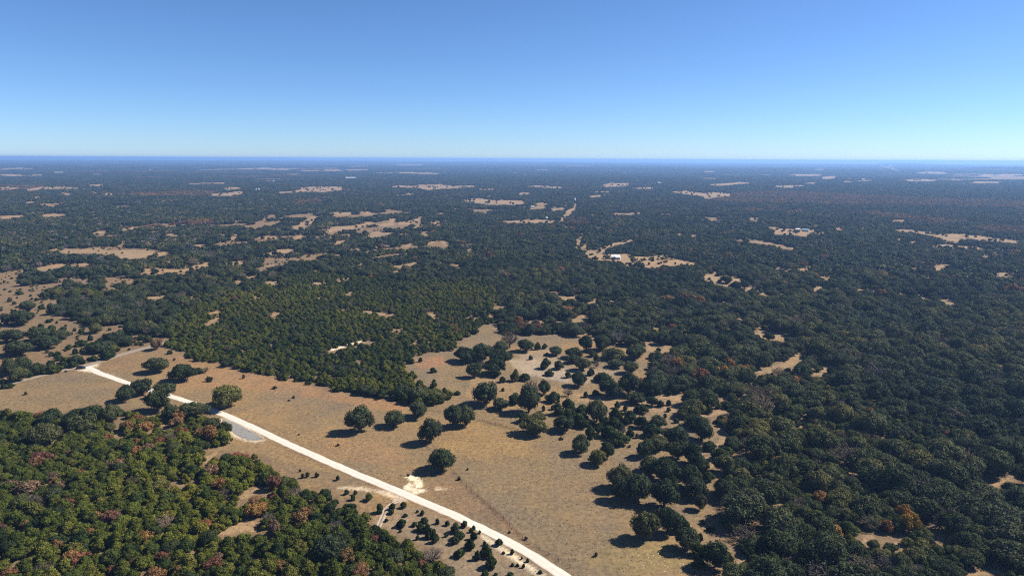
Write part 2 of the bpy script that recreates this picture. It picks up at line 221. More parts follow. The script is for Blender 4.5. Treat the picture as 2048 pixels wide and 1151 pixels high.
 FB([(20, 470), (60, 440), (110, 430), (60, 480)]), FB([(160, 520), (220, 490), (340, 485), (460, 460), (480, 470), (380, 500), (240, 515), (180, 530)]), FB([(500, 480), (560, 462), (590, 435), (610, 440), (600, 480), (540, 490)]), FB([(620, 465), (700, 450), (780, 430), (775, 455), (700, 475), (640, 478)]), FB([(730, 500), (770, 470), (780, 480), (745, 510)]), FB([(820, 465), (880, 450), (920, 470), (880, 485)]), FB([(430, 545), (470, 520), (560, 525), (600, 530), (500, 555), (450, 560)]), FB([(200, 600), (280, 575), (290, 580), (220, 605)]), FB([(660, 610), (700, 598), (730, 605), (680, 622)]), FB([(815, 605), (850, 580), (870, 590), (830, 605)]), FB([(890, 585), (920, 580), (960, 600), (930, 615)]), FB([(1070, 640), (1100, 625), (1110, 648), (1080, 652)]), FB([(210, 400), (330, 395), (330, 410), (240, 420)]), FB([(390, 395), (440, 390), (480, 410), (420, 415)]), FB([(860, 402), (930, 400), (930, 408)]), FB([(780, 530), (830, 540), (790, 548)]), FB([(20, 550), (0, 560), (0, 545)]),
 CC([(720, 520), (780, 518), (920, 540), (910, 548), (790, 538)]), CC([(1140, 530), (1180, 525), (1195, 560), (1175, 565)]), CC([(510, 768), (600, 742), (690, 715), (722, 708), (720, 718), (620, 745), (520, 772)]), CC([(720, 718), (810, 712), (810, 718), (720, 724)]), CC([(895, 625), (975, 632), (960, 640), (900, 632)]), CC([(1470, 650), (1500, 605), (1570, 600), (1600, 628), (1540, 640), (1500, 660)]), CC([(1560, 500), (1565, 465), (1575, 465), (1570, 500)]), CC([(1530, 550), (1535, 538), (1555, 540), (1550, 552)]), CC([(520, 80), (590, 65), (580, 80), (540, 90)]), CC([(920, 230), (940, 210), (980, 215), (960, 240)]), CC([(990, 225), (1040, 205), (1080, 205), (1030, 228)]), CC([(560, 315), (640, 300), (620, 320), (570, 328)]), CC([(100, 335), (180, 318), (180, 340), (140, 350)]), CC([(390, 335), (490, 328), (480, 345), (420, 345)]), CC([(420, 435), (470, 420), (475, 432), (440, 440)]), CC([(140, 535), (190, 525), (180, 545), (150, 552)]), CC([(610, 410), (660, 388), (660, 395), (615, 415)]), CC([(1040, 725), (1090, 695), (1085, 705), (1050, 728)]), CC([(890, 265), (980, 250), (980, 260), (900, 272)]), CC([(680, 220), (720, 208), (715, 222)]), CC([(1205, 205), (1235, 200), (1230, 212)]),
 CC([(1430, 790), (1520, 745), (1560, 700), (1480, 690), (1400, 740)]),
]
for c in CLEAR: poly_fill(OPEN, c, 2)
poly_fill(OPEN, PASTURE, 1)

# ------------------------------------------------------------------ materials
def newmat(name):
    m = bpy.data.materials.new(name); m.use_nodes = True
    t = m.node_tree; t.nodes.clear()
    o = t.nodes.new('ShaderNodeOutputMaterial')
    return m, t, o
def N(t, typ, **kw):
    n = t.nodes.new(typ)
    for k, v in kw.items(): setattr(n, k, v)
    return n
def ramp(t, stops):
    r = N(t, 'ShaderNodeValToRGB'); e = r.color_ramp.elements
    while len(e) < len(stops): e.new(0.5)
    for el, (p, c) in zip(e, stops): el.position = p; el.color = (*c, 1)
    return r
def mixc(t, a, b, fac, mode='MIX'):
    m = N(t, 'ShaderNodeMix', data_type='RGBA', blend_type=mode)
    for sock, v in ((m.inputs[6], a), (m.inputs[7], b), (m.inputs[0], fac)):
        if hasattr(v, 'is_output'): t.links.new(v, sock)
        elif isinstance(v, tuple): sock.default_value = (*v, 1)
        else: sock.default_value = v
    return m.outputs[2]

def foliage(name, stops, trans=0.22):
    m, t, o = newmat(name)
    oi = N(t, 'ShaderNodeObjectInfo'); r = ramp(t, stops); t.links.new(oi.outputs['Random'], r.inputs[0])
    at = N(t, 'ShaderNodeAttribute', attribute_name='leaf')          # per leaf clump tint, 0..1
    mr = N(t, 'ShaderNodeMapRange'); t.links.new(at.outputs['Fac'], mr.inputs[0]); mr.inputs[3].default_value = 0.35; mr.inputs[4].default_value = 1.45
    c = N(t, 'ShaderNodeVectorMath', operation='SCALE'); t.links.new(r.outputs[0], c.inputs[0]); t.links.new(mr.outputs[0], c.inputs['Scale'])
    ge = N(t, 'ShaderNodeNewGeometry'); nz = N(t, 'ShaderNodeTexNoise'); nz.inputs['Scale'].default_value = 0.011; nz.inputs['Detail'].default_value = 4   # stands differ from place to place
    t.links.new(ge.outputs['Position'], nz.inputs['Vector']); st = ramp(t, [(0.34, (0.62, 0.72, 0.80)), (0.5, (1, 1, 1)), (0.66, (1.42, 1.28, 0.95))]); t.links.new(nz.outputs[0], st.inputs[0])
    cm = N(t, 'ShaderNodeVectorMath', operation='MULTIPLY'); t.links.new(c.outputs[0], cm.inputs[0]); t.links.new(st.outputs[0], cm.inputs[1]); c = cm
    d = N(t, 'ShaderNodeBsdfPrincipled'); d.inputs['Roughness'].default_value = 0.7
    d.inputs['Specular IOR Level'].default_value = 0.06
    tl = N(t, 'ShaderNodeBsdfTranslucent')
    t.links.new(c.outputs[0], d.inputs['Base Color']); t.links.new(c.outputs[0], tl.inputs[0])
    mx = N(t, 'ShaderNodeMixShader'); mx.inputs[0].default_value = trans
    t.links.new(d.outputs[0], mx.inputs[1]); t.links.new(tl.outputs[0], mx.inputs[2]); t.links.new(mx.outputs[0], o.inputs[0])
    return m
M = {}
M['oak'] = foliage('live_oak_leaves', [(0.0, (0.030, 0.043, 0.018)), (0.35, (0.042, 0.056, 0.025)), (0.7, (0.058, 0.070, 0.034)), (0.9, (0.072, 0.080, 0.030)), (1.0, (0.090, 0.088, 0.034))])
M['juniper'] = foliage('juniper_scales', [(0.0, (0.046, 0.060, 0.012)), (0.4, (0.072, 0.088, 0.015)), (0.75, (0.094, 0.106, 0.018)), (1.0, (0.112, 0.108, 0.024))])
M['darkjun'] = foliage('dark_juniper_scales', [(0.0, (0.026, 0.042, 0.014)), (0.5, (0.036, 0.054, 0.016)), (1.0, (0.050, 0.064, 0.018))])
M['rust'] = foliage('rusty_leaves', [(0.0, (0.15, 0.065, 0.040)), (0.3, (0.17, 0.095, 0.044)), (0.6, (0.18, 0.11, 0.040)), (0.85, (0.15, 0.10, 0.070)), (1.0, (0.18, 0.048, 0.038))])
M['gold'] = foliage('golden_leaves', [(0.0, (0.22, 0.15, 0.022)), (0.5, (0.24, 0.12, 0.028)), (1.0, (0.22, 0.10, 0.045))])
M['bare'] = foliage('grey_twigs', [(0.0, (0.11, 0.095, 0.085)), (0.5, (0.14, 0.115, 0.105)), (1.0, (0.10, 0.085, 0.065))], 0.05)
M['brownwood'] = foliage('brown_far_leaves', [(0.0, (0.15, 0.082, 0.040)), (0.5, (0.19, 0.105, 0.044)), (1.0, (0.125, 0.095, 0.045))])
M['weed'] = foliage('dull_weed_leaves', [(0.0, (0.030, 0.036, 0.014)), (1.0, (0.060, 0.055, 0.025))])

def plain(name, col, rough=0.8, var=0.25, scale=3.0, metal=0.0, bump=0.0):
    m, t, o = newmat(name)
    tc = N(t, 'ShaderNodeTexCoord'); nz = N(t, 'ShaderNodeTexNoise'); nz.inputs['Scale'].default_value = scale; nz.inputs['Detail'].default_value = 5
    t.links.new(tc.outputs['Object'], nz.inputs['Vector'])
    lo = tuple(c * (1 - var) for c in col); hi = tuple(min(1, c * (1 + var)) for c in col)
    r = ramp(t, [(0.3, lo), (0.7, hi)]); t.links.new(nz.outputs[0], r.inputs[0])
    b = N(t, 'ShaderNodeBsdfPrincipled'); b.inputs['Roughness'].default_value = rough; b.inputs['Metallic'].default_value = metal
    t.links.new(r.outputs[0], b.inputs['Base Color'])
    if bump:
        bp = N(t, 'ShaderNodeBump'); bp.inputs['Strength'].default_value = bump; bp.inputs['Distance'].default_value = 0.1
        t.links.new(nz.outputs[0], bp.inputs['Height']); t.links.new(bp.outputs[0], b.inputs['Normal'])
    t.links.new(b.outputs[0], o.inputs[0]); return m
M['bark'] = plain('grey_bark', (0.10, 0.085, 0.07), 0.9, 0.3, 6)
M['white_metal'] = plain('white_painted_metal', (0.62, 0.62, 0.61), 0.4, 0.04, 0.6)
M['white_wall'] = plain('white_siding', (0.48, 0.47, 0.45), 0.7, 0.06, 0.8)
M['tan_wall'] = plain('tan_siding', (0.42, 0.34, 0.25), 0.8, 0.1, 0.8)
M['grey_roof'] = plain('grey_roofing', (0.33, 0.36, 0.40), 0.6, 0.1, 0.8)
M['blue_roof'] = plain('pale_blue_roofing', (0.30, 0.36, 0.43), 0.5, 0.06, 0.8)
M['dark_door'] = plain('dark_door_paint', (0.07, 0.065, 0.06), 0.6, 0.1)
M['glass'] = plain('dark_glass', (0.02, 0.025, 0.03), 0.08, 0.1)
M['car_paint'] = plain('black_car_paint', (0.012, 0.013, 0.016), 0.25, 0.1)
M['rubber'] = plain('tyre_rubber', (0.02, 0.02, 0.02), 0.85, 0.1)
M['rim'] = plain('alloy_rim', (0.45, 0.45, 0.46), 0.35, 0.05, 3, 0.8)
M['lamp_red'] = plain('red_lens', (0.30, 0.01, 0.01), 0.2, 0.05)
M['lamp_clear'] = plain('clear_lens', (0.75, 0.76, 0.78), 0.15, 0.03)
M['post'] = plain('weathered_post', (0.075, 0.06, 0.05), 0.9, 0.3)
M['wire'] = plain('rusty_wire', (0.10, 0.07, 0.05), 0.7, 0.2)
M['rock'] = plain('limestone', (0.34, 0.31, 0.28), 0.9, 0.25, 1.5)
M['straw'] = foliage('dry_grass_blades', [(0.0, (0.13, 0.092, 0.05)), (0.5, (0.17, 0.122, 0.066)), (1.0, (0.21, 0.155, 0.08))], 0.25)

def ground_material():
    m, t, o = newmat('dry_grassland')
    at = N(t, 'ShaderNodeAttribute', attribute_name='soil'); tc = N(t, 'ShaderNodeNewGeometry')
    def noise(scale, det=6, rough=0.6):
        n = N(t, 'ShaderNodeTexNoise'); n.inputs['Scale'].default_value = scale; n.inputs['Detail'].default_value = det; n.inputs['Roughness'].default_value = rough
        t.links.new(tc.outputs['Position'], n.inputs['Vector']); return n.outputs[0]
    a, b, c = noise(0.55, 9, 0.8), noise(0.09, 6), noise(0.012, 5)
    ra = ramp(t, [(0.30, (0.45, 0.45, 0.45)), (0.5, (1, 1, 1)), (0.70, (1.6, 1.55, 1.45))]); t.links.new(a, ra.inputs[0])
    rb = ramp(t, [(0.3, (0.86, 0.88, 0.92)), (0.7, (1.14, 1.10, 1.02))]); t.links.new(b, rb.inputs[0])
    rc = ramp(t, [(0.35, (0.92, 0.95, 1.0)), (0.65, (1.08, 1.03, 0.95))]); t.links.new(c, rc.inputs[0])
    k = mixc(t, at.outputs['Color'], ra.outputs[0], 1.0, 'MULTIPLY'); k = mixc(t, k, rb.outputs[0], 1.0, 'MULTIPLY'); k = mixc(t, k, rc.outputs[0], 1.0, 'MULTIPLY')
    bs = N(t, 'ShaderNodeBsdfPrincipled'); bs.inputs['Roughness'].default_value = 0.95; bs.inputs['Specular IOR Level'].default_value = 0.1
    bp = N(t, 'ShaderNodeBump'); bp.inputs['Strength'].default_value = 0.8; bp.inputs['Distance'].default_value = 0.5
    t.links.new(a, bp.inputs['Height']); t.links.new(bp.outputs[0], bs.inputs['Normal'])
    t.links.new(k, bs.inputs['Base Color']); t.links.new(bs.outputs[0], o.inputs[0]); return m
M['ground'] = ground_material()

def road_material(name, lo, hi):
    m, t, o = newmat(name)
    tc = N(t, 'ShaderNodeNewGeometry'); at = N(t, 'ShaderNodeAttribute', attribute_name='leaf')
    n = N(t, 'ShaderNodeTexNoise'); n.inputs['Scale'].default_value = 0.5; n.inputs['Detail'].default_value = 8; n.inputs['Roughness'].default_value = 0.7
    t.links.new(tc.outputs['Position'], n.inputs['Vector'])
    r = ramp(t, [(0.3, lo), (0.7, hi)]); t.links.new(n.outputs[0], r.inputs[0])
    dark = tuple(c * f for c, f in zip(lo, (0.72, 0.66, 0.56)))
    k = mixc(t, r.outputs[0], dark, at.outputs['Fac'])
    b = N(t, 'ShaderNodeBsdfPrincipled'); b.inputs['Roughness'].default_value = 0.9; b.inputs['Specular IOR Level'].default_value = 0.15
    bp = N(t, 'ShaderNodeBump'); bp.inputs['Strength'].default_value = 0.3; bp.inputs['Distance'].default_value = 0.05
    t.links.new(n.outputs[0], bp.inputs['Height']); t.links.new(bp.outputs[0], b.inputs['Normal'])
    t.links.new(k, b.inputs['Base Color']); t.links.new(b.outputs[0], o.inputs[0]); return m
M['caliche'] = road_material('white_caliche', (0.41, 0.37, 0.32), (0.52, 0.48, 0.43))
M['county'] = road_material('worn_chip_seal', (0.17, 0.14, 0.11), (0.23, 0.19, 0.15))
M['pad'] = road_material('grey_crushed_gravel', (0.15, 0.146, 0.142), (0.205, 0.20, 0.195))
M['track'] = road_material('bare_track_soil', (0.26, 0.21, 0.16), (0.34, 0.29, 0.23))

# ------------------------------------------------------------------ object helpers
def mesh_obj(name, verts, faces, mats, parent=None, midx=None, leaf=None):
    me = bpy.data.meshes.new(name)
    me.from_pydata([tuple(v) for v in verts], [], [tuple(f) for f in faces])
    for m in (mats if isinstance(mats, (list, tuple)) else [mats]): me.materials.append(m)
    if midx is not None: me.polygons.foreach_set('material_index', np.asarray(midx, np.int32))
    if leaf is not None:
        a = me.attributes.new('leaf', 'FLOAT', 'POINT'); a.data.foreach_set('value', np.asarray(leaf, np.float32))
    me.update()
    o = bpy.data.objects.new(name, me); COL.objects.link(o)
    if parent: o.parent = parent
    return o
def tag(o, label=None, cat=None, group=None, kind=None):
    if label: o['label'] = label
    if cat: o['category'] = cat
    if group: o['group'] = group
    if kind: o['kind'] = kind
    return o
def empty(name, loc, rz=0.0):
    e = bpy.data.objects.new(name, None); COL.objects.link(e); e.location = loc; e.rotation_euler = (0, 0, rz); e.empty_display_size = 0.5
    return e

# ------------------------------------------------------------------ ground sheet
def build_ground():
    th = [-math.pi + i * 0.12 for i in range(int((math.pi - 0.9) / 0.12) + 1)]
    th += list(np.linspace(-0.9, 0.9, 560)) + [0.9 + (i + 1) * 0.12 for i in range(int((math.pi - 0.9) / 0.12))]
    th = np.array(sorted(set(np.round(th, 6)))); th = th[th < math.pi - 0.05]
    rr = [30, 80, 110, 130]
    while rr[-1] < 1300: rr.append(rr[-1] * 1.0062)
    while rr[-1] < 60000: rr.append(rr[-1] * 1.025)
    rr = np.array(rr); A, R = np.meshgrid(th, rr)
    x = (np.sin(A) * R).ravel(); y = (np.cos(A) * R).ravel(); z = terrain(x, y)
    n, k = len(rr), len(th)
    verts = np.stack([x, y, z], 1)
    verts = np.vstack([verts, [[0, 0, 0]]])
    i = np.arange(n - 1)[:, None] * k; j = np.arange(k)[None, :]; j2 = (j + 1) % k
    q = np.stack([i + j, i + k + j, i + k + j2, i + j2], -1).reshape(-1, 4)
    faces = [tuple(f) for f in q] + [(n * k, int(a), int((a + 1) % k)) for a in range(k)]
    # true soil colours: dry grass, leaf litter under the woods, red and pale soil, forest floor of unbuilt far woods
    X, Y = verts[:, 0], verts[:, 1]; D = np.hypot(X, Y)
    px, py = project(X, Y, verts[:, 2]); wob = 5.0 * (fbm(X, Y, 14, 5) - 0.5)
    front = Y > 20
    opn = np.where(front, sample(OPEN, px + wob, py + wob * 0.5), 0) > 0
    col = np.zeros((len(X), 3)); col[:] = (0.235, 0.178, 0.115)
    n1, n2, n3 = uni(fbm(X, Y, 60, 11)), uni(fbm(X, Y, 28, 21)), uni(fbm(X, Y, 130, 31))
    def blend(c, w):
        nonlocal col
        w = np.clip(w, 0, 1)[:, None]; col = col * (1 - w) + np.array(c) * w
    blend((0.295, 0.205, 0.115), sstep(0.45, 0.9, n1) * 0.8)       # golden grass
    blend((0.205, 0.165, 0.125), sstep(0.5, 0.95, n2) * 0.7)       # grey thatch
    blend((0.275, 0.165, 0.095), sstep(0.65, 1.0, n3) * 0.6)       # reddish grass
    gap2 = np.where(front, sample(OPEN, px + wob, py + wob * 0.5), 0) == 2
    blend((0.36, 0.265, 0.185), np.where(gap2, .8, 0) * (.45 + .55 * n2))     # paler, barer soil of the small clearings
    def spot(pts, c, w, soft=3.0, nscale=8, rough=0.7):
        """patch of soil: polygon in photo pixels, soft noisy rim"""
        arr = np.zeros((RH, RW), np.float32); poly_fill(arr, pts, 1)
        ys = [p[1] for p in pts]; xs = [p[0] for p in pts]
        y0, y1 = max(0, int(min(ys) - 20)), min(RH, int(max(ys) + 20)); x0, x1 = max(0, int(min(xs) + MX - 30)), min(RW, int(max(xs) + MX + 30))
        sub = arr[y0:y1, x0:x1]
        for _ in range(int(soft)):
            p = np.pad(sub, 1, mode='edge'); sub = (p[1:-1, 1:-1] + p[:-2, 1:-1] + p[2:, 1:-1] + p[1:-1, :-2] + p[1:-1, 2:]) / 5
        arr[y0:y1, x0:x1] = sub
        v = np.where(front, sample(arr, px, py), 0)
        blend(c, np.clip(v * (1 - rough) + v * rough * 2 * fbm(X, Y, nscale, 77), 0, 1) * w)
    Z1 = lambda p: zz(0, 640, 3.197, p); Z3 = lambda p: zz(500, 800, 3.2, p); Z4 = lambda p: zz(600, 640, 3.197, p); Z6 = lambda p: zz(1100, 800, 3.2, p)
    blend((0.20, 0.145, 0.10), np.where(front & ~opn & (D < 6000), 0.75, 0))                                 # litter
    spot(Z4([(700, 660), (1100, 640), (1450, 700), (1500, 800), (1300, 860), (1000, 900), (850, 800)]), (0.32, 0.215, 0.105), 0.45, 30, 20)
    spot(Z3([(1350, 190), (1700, 230), (1900, 330), (1500, 400), (1200, 320)]), (0.32, 0.215, 0.11), 0.45, 30, 20)
    spot(Z1([(1250, 300), (1500, 320), (2046, 430), (2046, 500), (1500, 430), (1100, 420)]), (0.32, 0.20, 0.12), 0.7, 10, 20)
    spot(Z4([(0, 410), (500, 500), (700, 540), (650, 600), (300, 530), (0, 480)]), (0.33, 0.195, 0.115), 0.7, 10, 14)
    spot(Z3([(400, 250), (800, 260), (1000, 350), (950, 430), (700, 400), (450, 330)]), (0.31, 0.20, 0.12), 0.7, 10, 14)
    spot(Z4([(730, 260), (900, 230), (960, 270), (900, 300), (760, 310)]), (0.34, 0.19, 0.12), 0.8, 5, 10)
    spot(Z4([(1100, 360), (1500, 400), (1900, 500), (1600, 560), (1200, 560), (1050, 480)]), (0.34, 0.235, 0.13), 0.6, 8, 12)
    spot(Z4([(1330, 260), (1480, 240), (1720, 330), (1720, 390), (1560, 370), (1400, 330)]), (0.44, 0.38, 0.34), 0.62, 10, 5, 1.0)
    spot(Z5([(120, 200), (330, 190), (450, 300), (640, 320), (800, 330), (500, 420), (150, 330)]), (0.40, 0.33, 0.28), 0.45, 12, 6, 1.0)
    spot(Z5([(450, 470), (800, 480), (1150, 480), (1120, 600), (900, 580), (600, 560)]), (0.38, 0.26, 0.165), 0.7, 8, 8)
    spot(Z6([(0, 280), (250, 400), (320, 600), (440, 800), (350, 860), (0, 640)]), (0.215, 0.17, 0.13), 0.6, 14, 20)
    spot(Z6([(700, 880), (860, 940), (900, 1060), (560, 1120), (200, 1050), (400, 900)]), (0.27, 0.215, 0.105), 0.6, 12, 16)
    spot(Z3([(150, 380), (600, 480), (780, 560), (700, 640), (560, 560), (330, 540), (210, 440)]), (0.20, 0.155, 0.115), 0.6, 10, 16)
    spot(Z3([(900, 650), (1300, 720), (1500, 830), (1900, 1110), (1320, 1123), (1200, 950), (900, 830), (780, 780)]), (0.27, 0.215, 0.17), 0.75, 8, 10)
    spot(Z3([(1480, 840), (1560, 900), (1720, 1000), (1900, 1120), (1830, 1120), (1650, 1000), (1480, 880)]), (0.75, 0.67, 0.57), 0.75, 3, 4, 0.9)
    spot(Z3([(1100, 560), (1300, 440), (1420, 600), (1750, 880), (1560, 800), (1250, 680)]), (0.25, 0.165, 0.11), 0.6, 10, 12)
    spot(Z3([(990, 485), (1030, 478), (1085, 495), (1108, 530), (1106, 556), (1078, 562), (1058, 545), (1050, 520), (1010, 502)]), (0.95, 0.86, 0.70), 1.0, 1, 4, 0.4)
    spot(Z3([(980, 555), (1010, 532), (1045, 530), (1062, 560), (1095, 570), (1165, 575), (1090, 588), (1060, 602), (1000, 575)]), (1.0, 0.90, 0.76), 0.95, 1, 3, 0.6)
    spot(Z3([(1170, 563), (1210, 555), (1260, 565), (1200, 571)]), (1.0, 0.88, 0.68), 0.9, 1, 4, 0.4)
    spot(Z3([(560, 552), (740, 556), (800, 568), (880, 578), (960, 605), (1020, 640), (930, 650), (900, 620), (800, 585), (560, 562)]), (0.70, 0.62, 0.54), 0.75, 3, 4, 0.9)
    spot(Z1([(1395, 628), (1480, 636), (1570, 676), (1660, 725), (1710, 765), (1640, 782), (1560, 772), (1490, 742), (1455, 700)]), (0.72, 0.65, 0.56), 0.8, 2, 4, 0.6)
    spot(Z1([(545, 290), (640, 270), (620, 300), (600, 320), (660, 345), (760, 368), (740, 378), (600, 335), (490, 318)]), (0.85, 0.76, 0.65), 0.9, 2, 4, 0.5)
    spot(Z1([(640, 330), (720, 345), (800, 385), (760, 380)]), (0.42, 0.35, 0.28), 0.8, 2, 4)
    for ln, c, w, wt in ((Z3([(1285, 440), (1330, 500), (1420, 590), (1540, 690), (1660, 800), (1740, 885)]), (0.15, 0.095, 0.065), 2.6, 0.85), (Z3([(1300, 440), (1380, 530), (1500, 640), (1620, 750), (1730, 870)]), (0.17, 0.105, 0.07), 1.6, 0.8),
                         (Z3([(1740, 885), (1850, 950), (2048, 1060)]), (0.15, 0.11, 0.08), 2.5, 0.8), (Z3([(1780, 920), (1900, 1010), (1990, 1123)]), (0.20, 0.15, 0.11), 3, 0.6),
                         (Z3([(1080, 250), (1150, 320)]), (0.13, 0.095, 0.065), 2, 0.8), (Z4([(1120, 635), (1250, 665), (1390, 700)]), (0.13, 0.10, 0.065), 1.8, 0.85), (Z4([(800, 570), (850, 575), (900, 592)]), (0.13, 0.10, 0.065), 1.6, 0.8),
                         (Z4([(380, 485), (480, 500), (600, 515), (700, 540)]), (0.16, 0.10, 0.065), 1.5, 0.7),
                         (Z3([(0, 150), (300, 290), (600, 415), (900, 540), (1250, 690), (1550, 830), (1800, 970)]), (0.16, 0.135, 0.11), 2.2, 0.6), (Z3([(0, 195), (300, 340), (600, 460), (850, 575)]), (0.20, 0.13, 0.09), 2.5, 0.6),
                         (Z3([(1050, 645), (1250, 745), (1450, 840)]), (0.22, 0.13, 0.085), 3, 0.6),
                         (Z4([(985, 265), (1010, 300), (1030, 360), (1050, 420), (1040, 520)]), (0.18, 0.14, 0.10), 2.0, 0.6), (Z4([(1010, 265), (1040, 310), (1060, 370), (1072, 430)]), (0.18, 0.14, 0.10), 2.0, 0.6),
                         (Z1([(500, 318), (430, 330), (330, 350), (100, 410), (0, 440)]), (0.18, 0.14, 0.10), 2, 0.5), (Z1([(615, 280), (600, 310), (620, 322)]), (0.10, 0.08, 0.06), 1.5, 0.7),
                         (CC([(510, 768), (600, 742), (690, 715), (722, 710)]), (0.85, 0.76, 0.64), 2.2, 0.9)):
        spot([(x - w, y) for x, y in ln] + [(x + w, y) for x, y in reversed(ln)] if abs(ln[-1][1] - ln[0][1]) > abs(ln[-1][0] - ln[0][0]) else band(ln, 2 * w), c, wt, 1, 5, 0.5)
    spot(CM([(480, 160), (700, 150), (1300, 200), (1200, 240), (800, 240)]), (0.36, 0.25, 0.16), 0.8, 4, 12)
    # woods beyond the last built trees
    far = sstep(24000, 27000, D); w = np.where(uni(fbm(X, Y, 2600, 90, 4)) < 0.75, 1.0, 0.0)
    blend((0.035, 0.045, 0.025), far * w)
    blend((0.26, 0.20, 0.13), far * (1 - w) * 0.7)
    col *= np.array((0.62, 0.595, 0.53))
    o = mesh_obj('ground', verts, faces, M['ground'])
    a = o.data.attributes.new('soil', 'FLOAT_COLOR', 'POINT')
    a.data.foreach_set('color', np.hstack([col, np.ones((len(col), 1))]).astype(np.float32).ravel())
    o.data.polygons.foreach_set('use_smooth', np.ones(len(o.data.polygons), bool))
    tag(o, kind='structure')
build_ground()

# ------------------------------------------------------------------ roads
def resample(pts, step):
    p = np.array(pts, float); out = []
    # Catmull-Rom through the points
    q = np.vstack([2 * p[0] - p[1], p, 2 * p[-1] - p[-2]])
    for i in range(1, len(q) - 2):
        L = np.linalg.norm(q[i + 1] - q[i]); m = max(2, int(L / step))
        for t in np.arange(m) / m:
            out.append(0.5 * (2 * q[i] + (q[i + 1] - q[i - 1]) * t + (2 * q[i - 1] - 5 * q[i] + 4 * q[i + 1] - q[i + 2]) * t * t + (3 * q[i] - q[i - 1] - 3 * q[i + 1] + q[i + 2]) * t ** 3))
    out.append(p[-1]); return np.array(out)
def strip(name, pix, width, z, mat, ragged=0.35, ruts=True, world_pts=None):
    pts = resample(world_pts or [at_z(*p) for p in pix], 0.8)
    tan = np.gradient(pts, axis=0); tan /= np.linalg.norm(tan, axis=1)[:, None]; nor = np.stack([-tan[:, 1], tan[:, 0]], 1)
    s = np.arange(len(pts)) * 0.8
    cols = np.array([-1, -0.86, -0.6, -0.3, 0, 0.3, 0.6, 0.86, 1.0]); V = []; leaf = []
    for k, c in enumerate(cols):
        off = c * width / 2
        if abs(c) > 0.8: off = off + np.sign(c) * ragged * (fbm(s, s * 0 + 31 * k, 4.0, 3 + k) - 0.5) * 2
        jx = pts + nor * np.asarray(off).reshape(-1, 1) if np.ndim(off) else pts + nor * off
        zc = z * (1 - 0.6 * (abs(c) > 0.95)) + 0.05 * (1 - c * c)
        V.append(np.column_stack([jx, np.full(len(pts), zc)]))
        base = {1.0: 0.75, 0.86: 0.35, 0.6: 0.0, 0.3: 0.0, 0: 0.28 if ruts else 0.0}[abs(c)]
        leaf.append(np.clip(base + 0.3 * (fbm(s, s * 0 + 7 * k, 6.0, 40 + k) - 0.5), 0, 1))
    n = len(pts); V = np.vstack(V); faces = []
    for k in range(len(cols) - 1):
        for i in range(n - 1): faces.append((k * n + i, (k + 1) * n + i, (k + 1) * n + i + 1, k * n + i + 1))
    o = mesh_obj(name, V, [f[::-1] for f in faces], mat, leaf=np.concatenate(leaf)); return o
ROAD = [(172, 733), (186, 739), (200, 746), (231, 757), (260, 767), (303, 780), (347, 793.5), (382, 804.5), (419, 818), (454, 831), (491, 847.5), (532, 866), (562, 881), (625, 909), (687, 936.5), (750, 962.5), (797, 982), (844, 1002), (890, 1021), (937, 1043.5), (984, 1066), (1031, 1090.5), (1069, 1113), (1100, 1133), (1125, 1150), (1160, 1176), (1220, 1225), (1330, 1330)]
tag(strip('gravel_road', ROAD, 4.0, 0.03, M['caliche']), kind='structure')
COUNTY = [(-420, 905), (-200, 834), (-60, 789), (0, 771), (31, 763.5), (78, 751), (125, 740), (156, 733.5), (188, 726), (235, 711), (266, 702), (300, 693), (322, 687), (345, 681)]
tag(strip('county_road', COUNTY, 5.6, 0.015, M['county']), kind='structure')
def flat_patch(name, pix, z, mat):
    w = resample([at_z(*p) for p in pix + pix[:1]], 0.7)[:-1]
    c = w.mean(0); V = [(*c, z)] ; n = len(w); rings = 5
    for r in range(1, rings + 1):
        for i, p in enumerate(w):
            q = c + (p - c) * (r / rings) * (1 + (0.08 * (fbm(np.array(p[0]), np.array(p[1]), 2.5, 8) - 0.5) if r == rings else 0)); V.append((q[0], q[1], z if r < rings else z * 0.3))
    Fc = [(0, 1 + i, 1 + (i + 1) % n) for i in range(n)]
    for r in range(rings - 1):
        Fc += [(1 + r * n + i, 1 + (r + 1) * n + i, 1 + (r + 1) * n + (i + 1) % n, 1 + r * n + (i + 1) % n) for i in range(n)]
    leaf = [0.1] + [0.1 if r < rings - 1 else 0.5 for r in range(rings) for i in range(n)]
    return mesh_obj(name, V, Fc, mat, leaf=leaf)
tag(flat_patch('gravel_pad', [(443, 838), (462, 842), (488, 854), (511, 867), (526, 877), (510, 880), (488, 877), (470, 868), (459, 857)], 0.02, M['pad']), kind='structure')
for dx in (0, 7):
    tag(strip('wheel_rut', [(812 + dx * .3, 997 + dx * .2), (796 + dx * .3, 1000 + dx * .3), (781 + dx * .6, 1006 + dx * .3), (768 + dx, 1018), (762 + dx, 1032), (756 + dx, 1046), (750 + dx, 1060)], 0.75, 0.012, M['track'], 0.15, False), kind='structure')

# ------------------------------------------------------------------ tree shapes (unit crown radius, base at z = 0)
def _ico():
    b = bmesh.new(); bmesh.ops.create_icosphere(b, subdivisions=1, radius=1.0); b.verts.ensure_lookup_table()
    v = np.array([x.co[:] for x in b.verts]); f = np.array([[x.index for x in q.verts] for q in b.faces]); b.free(); return v, f
ICO_V, ICO_F = _ico()

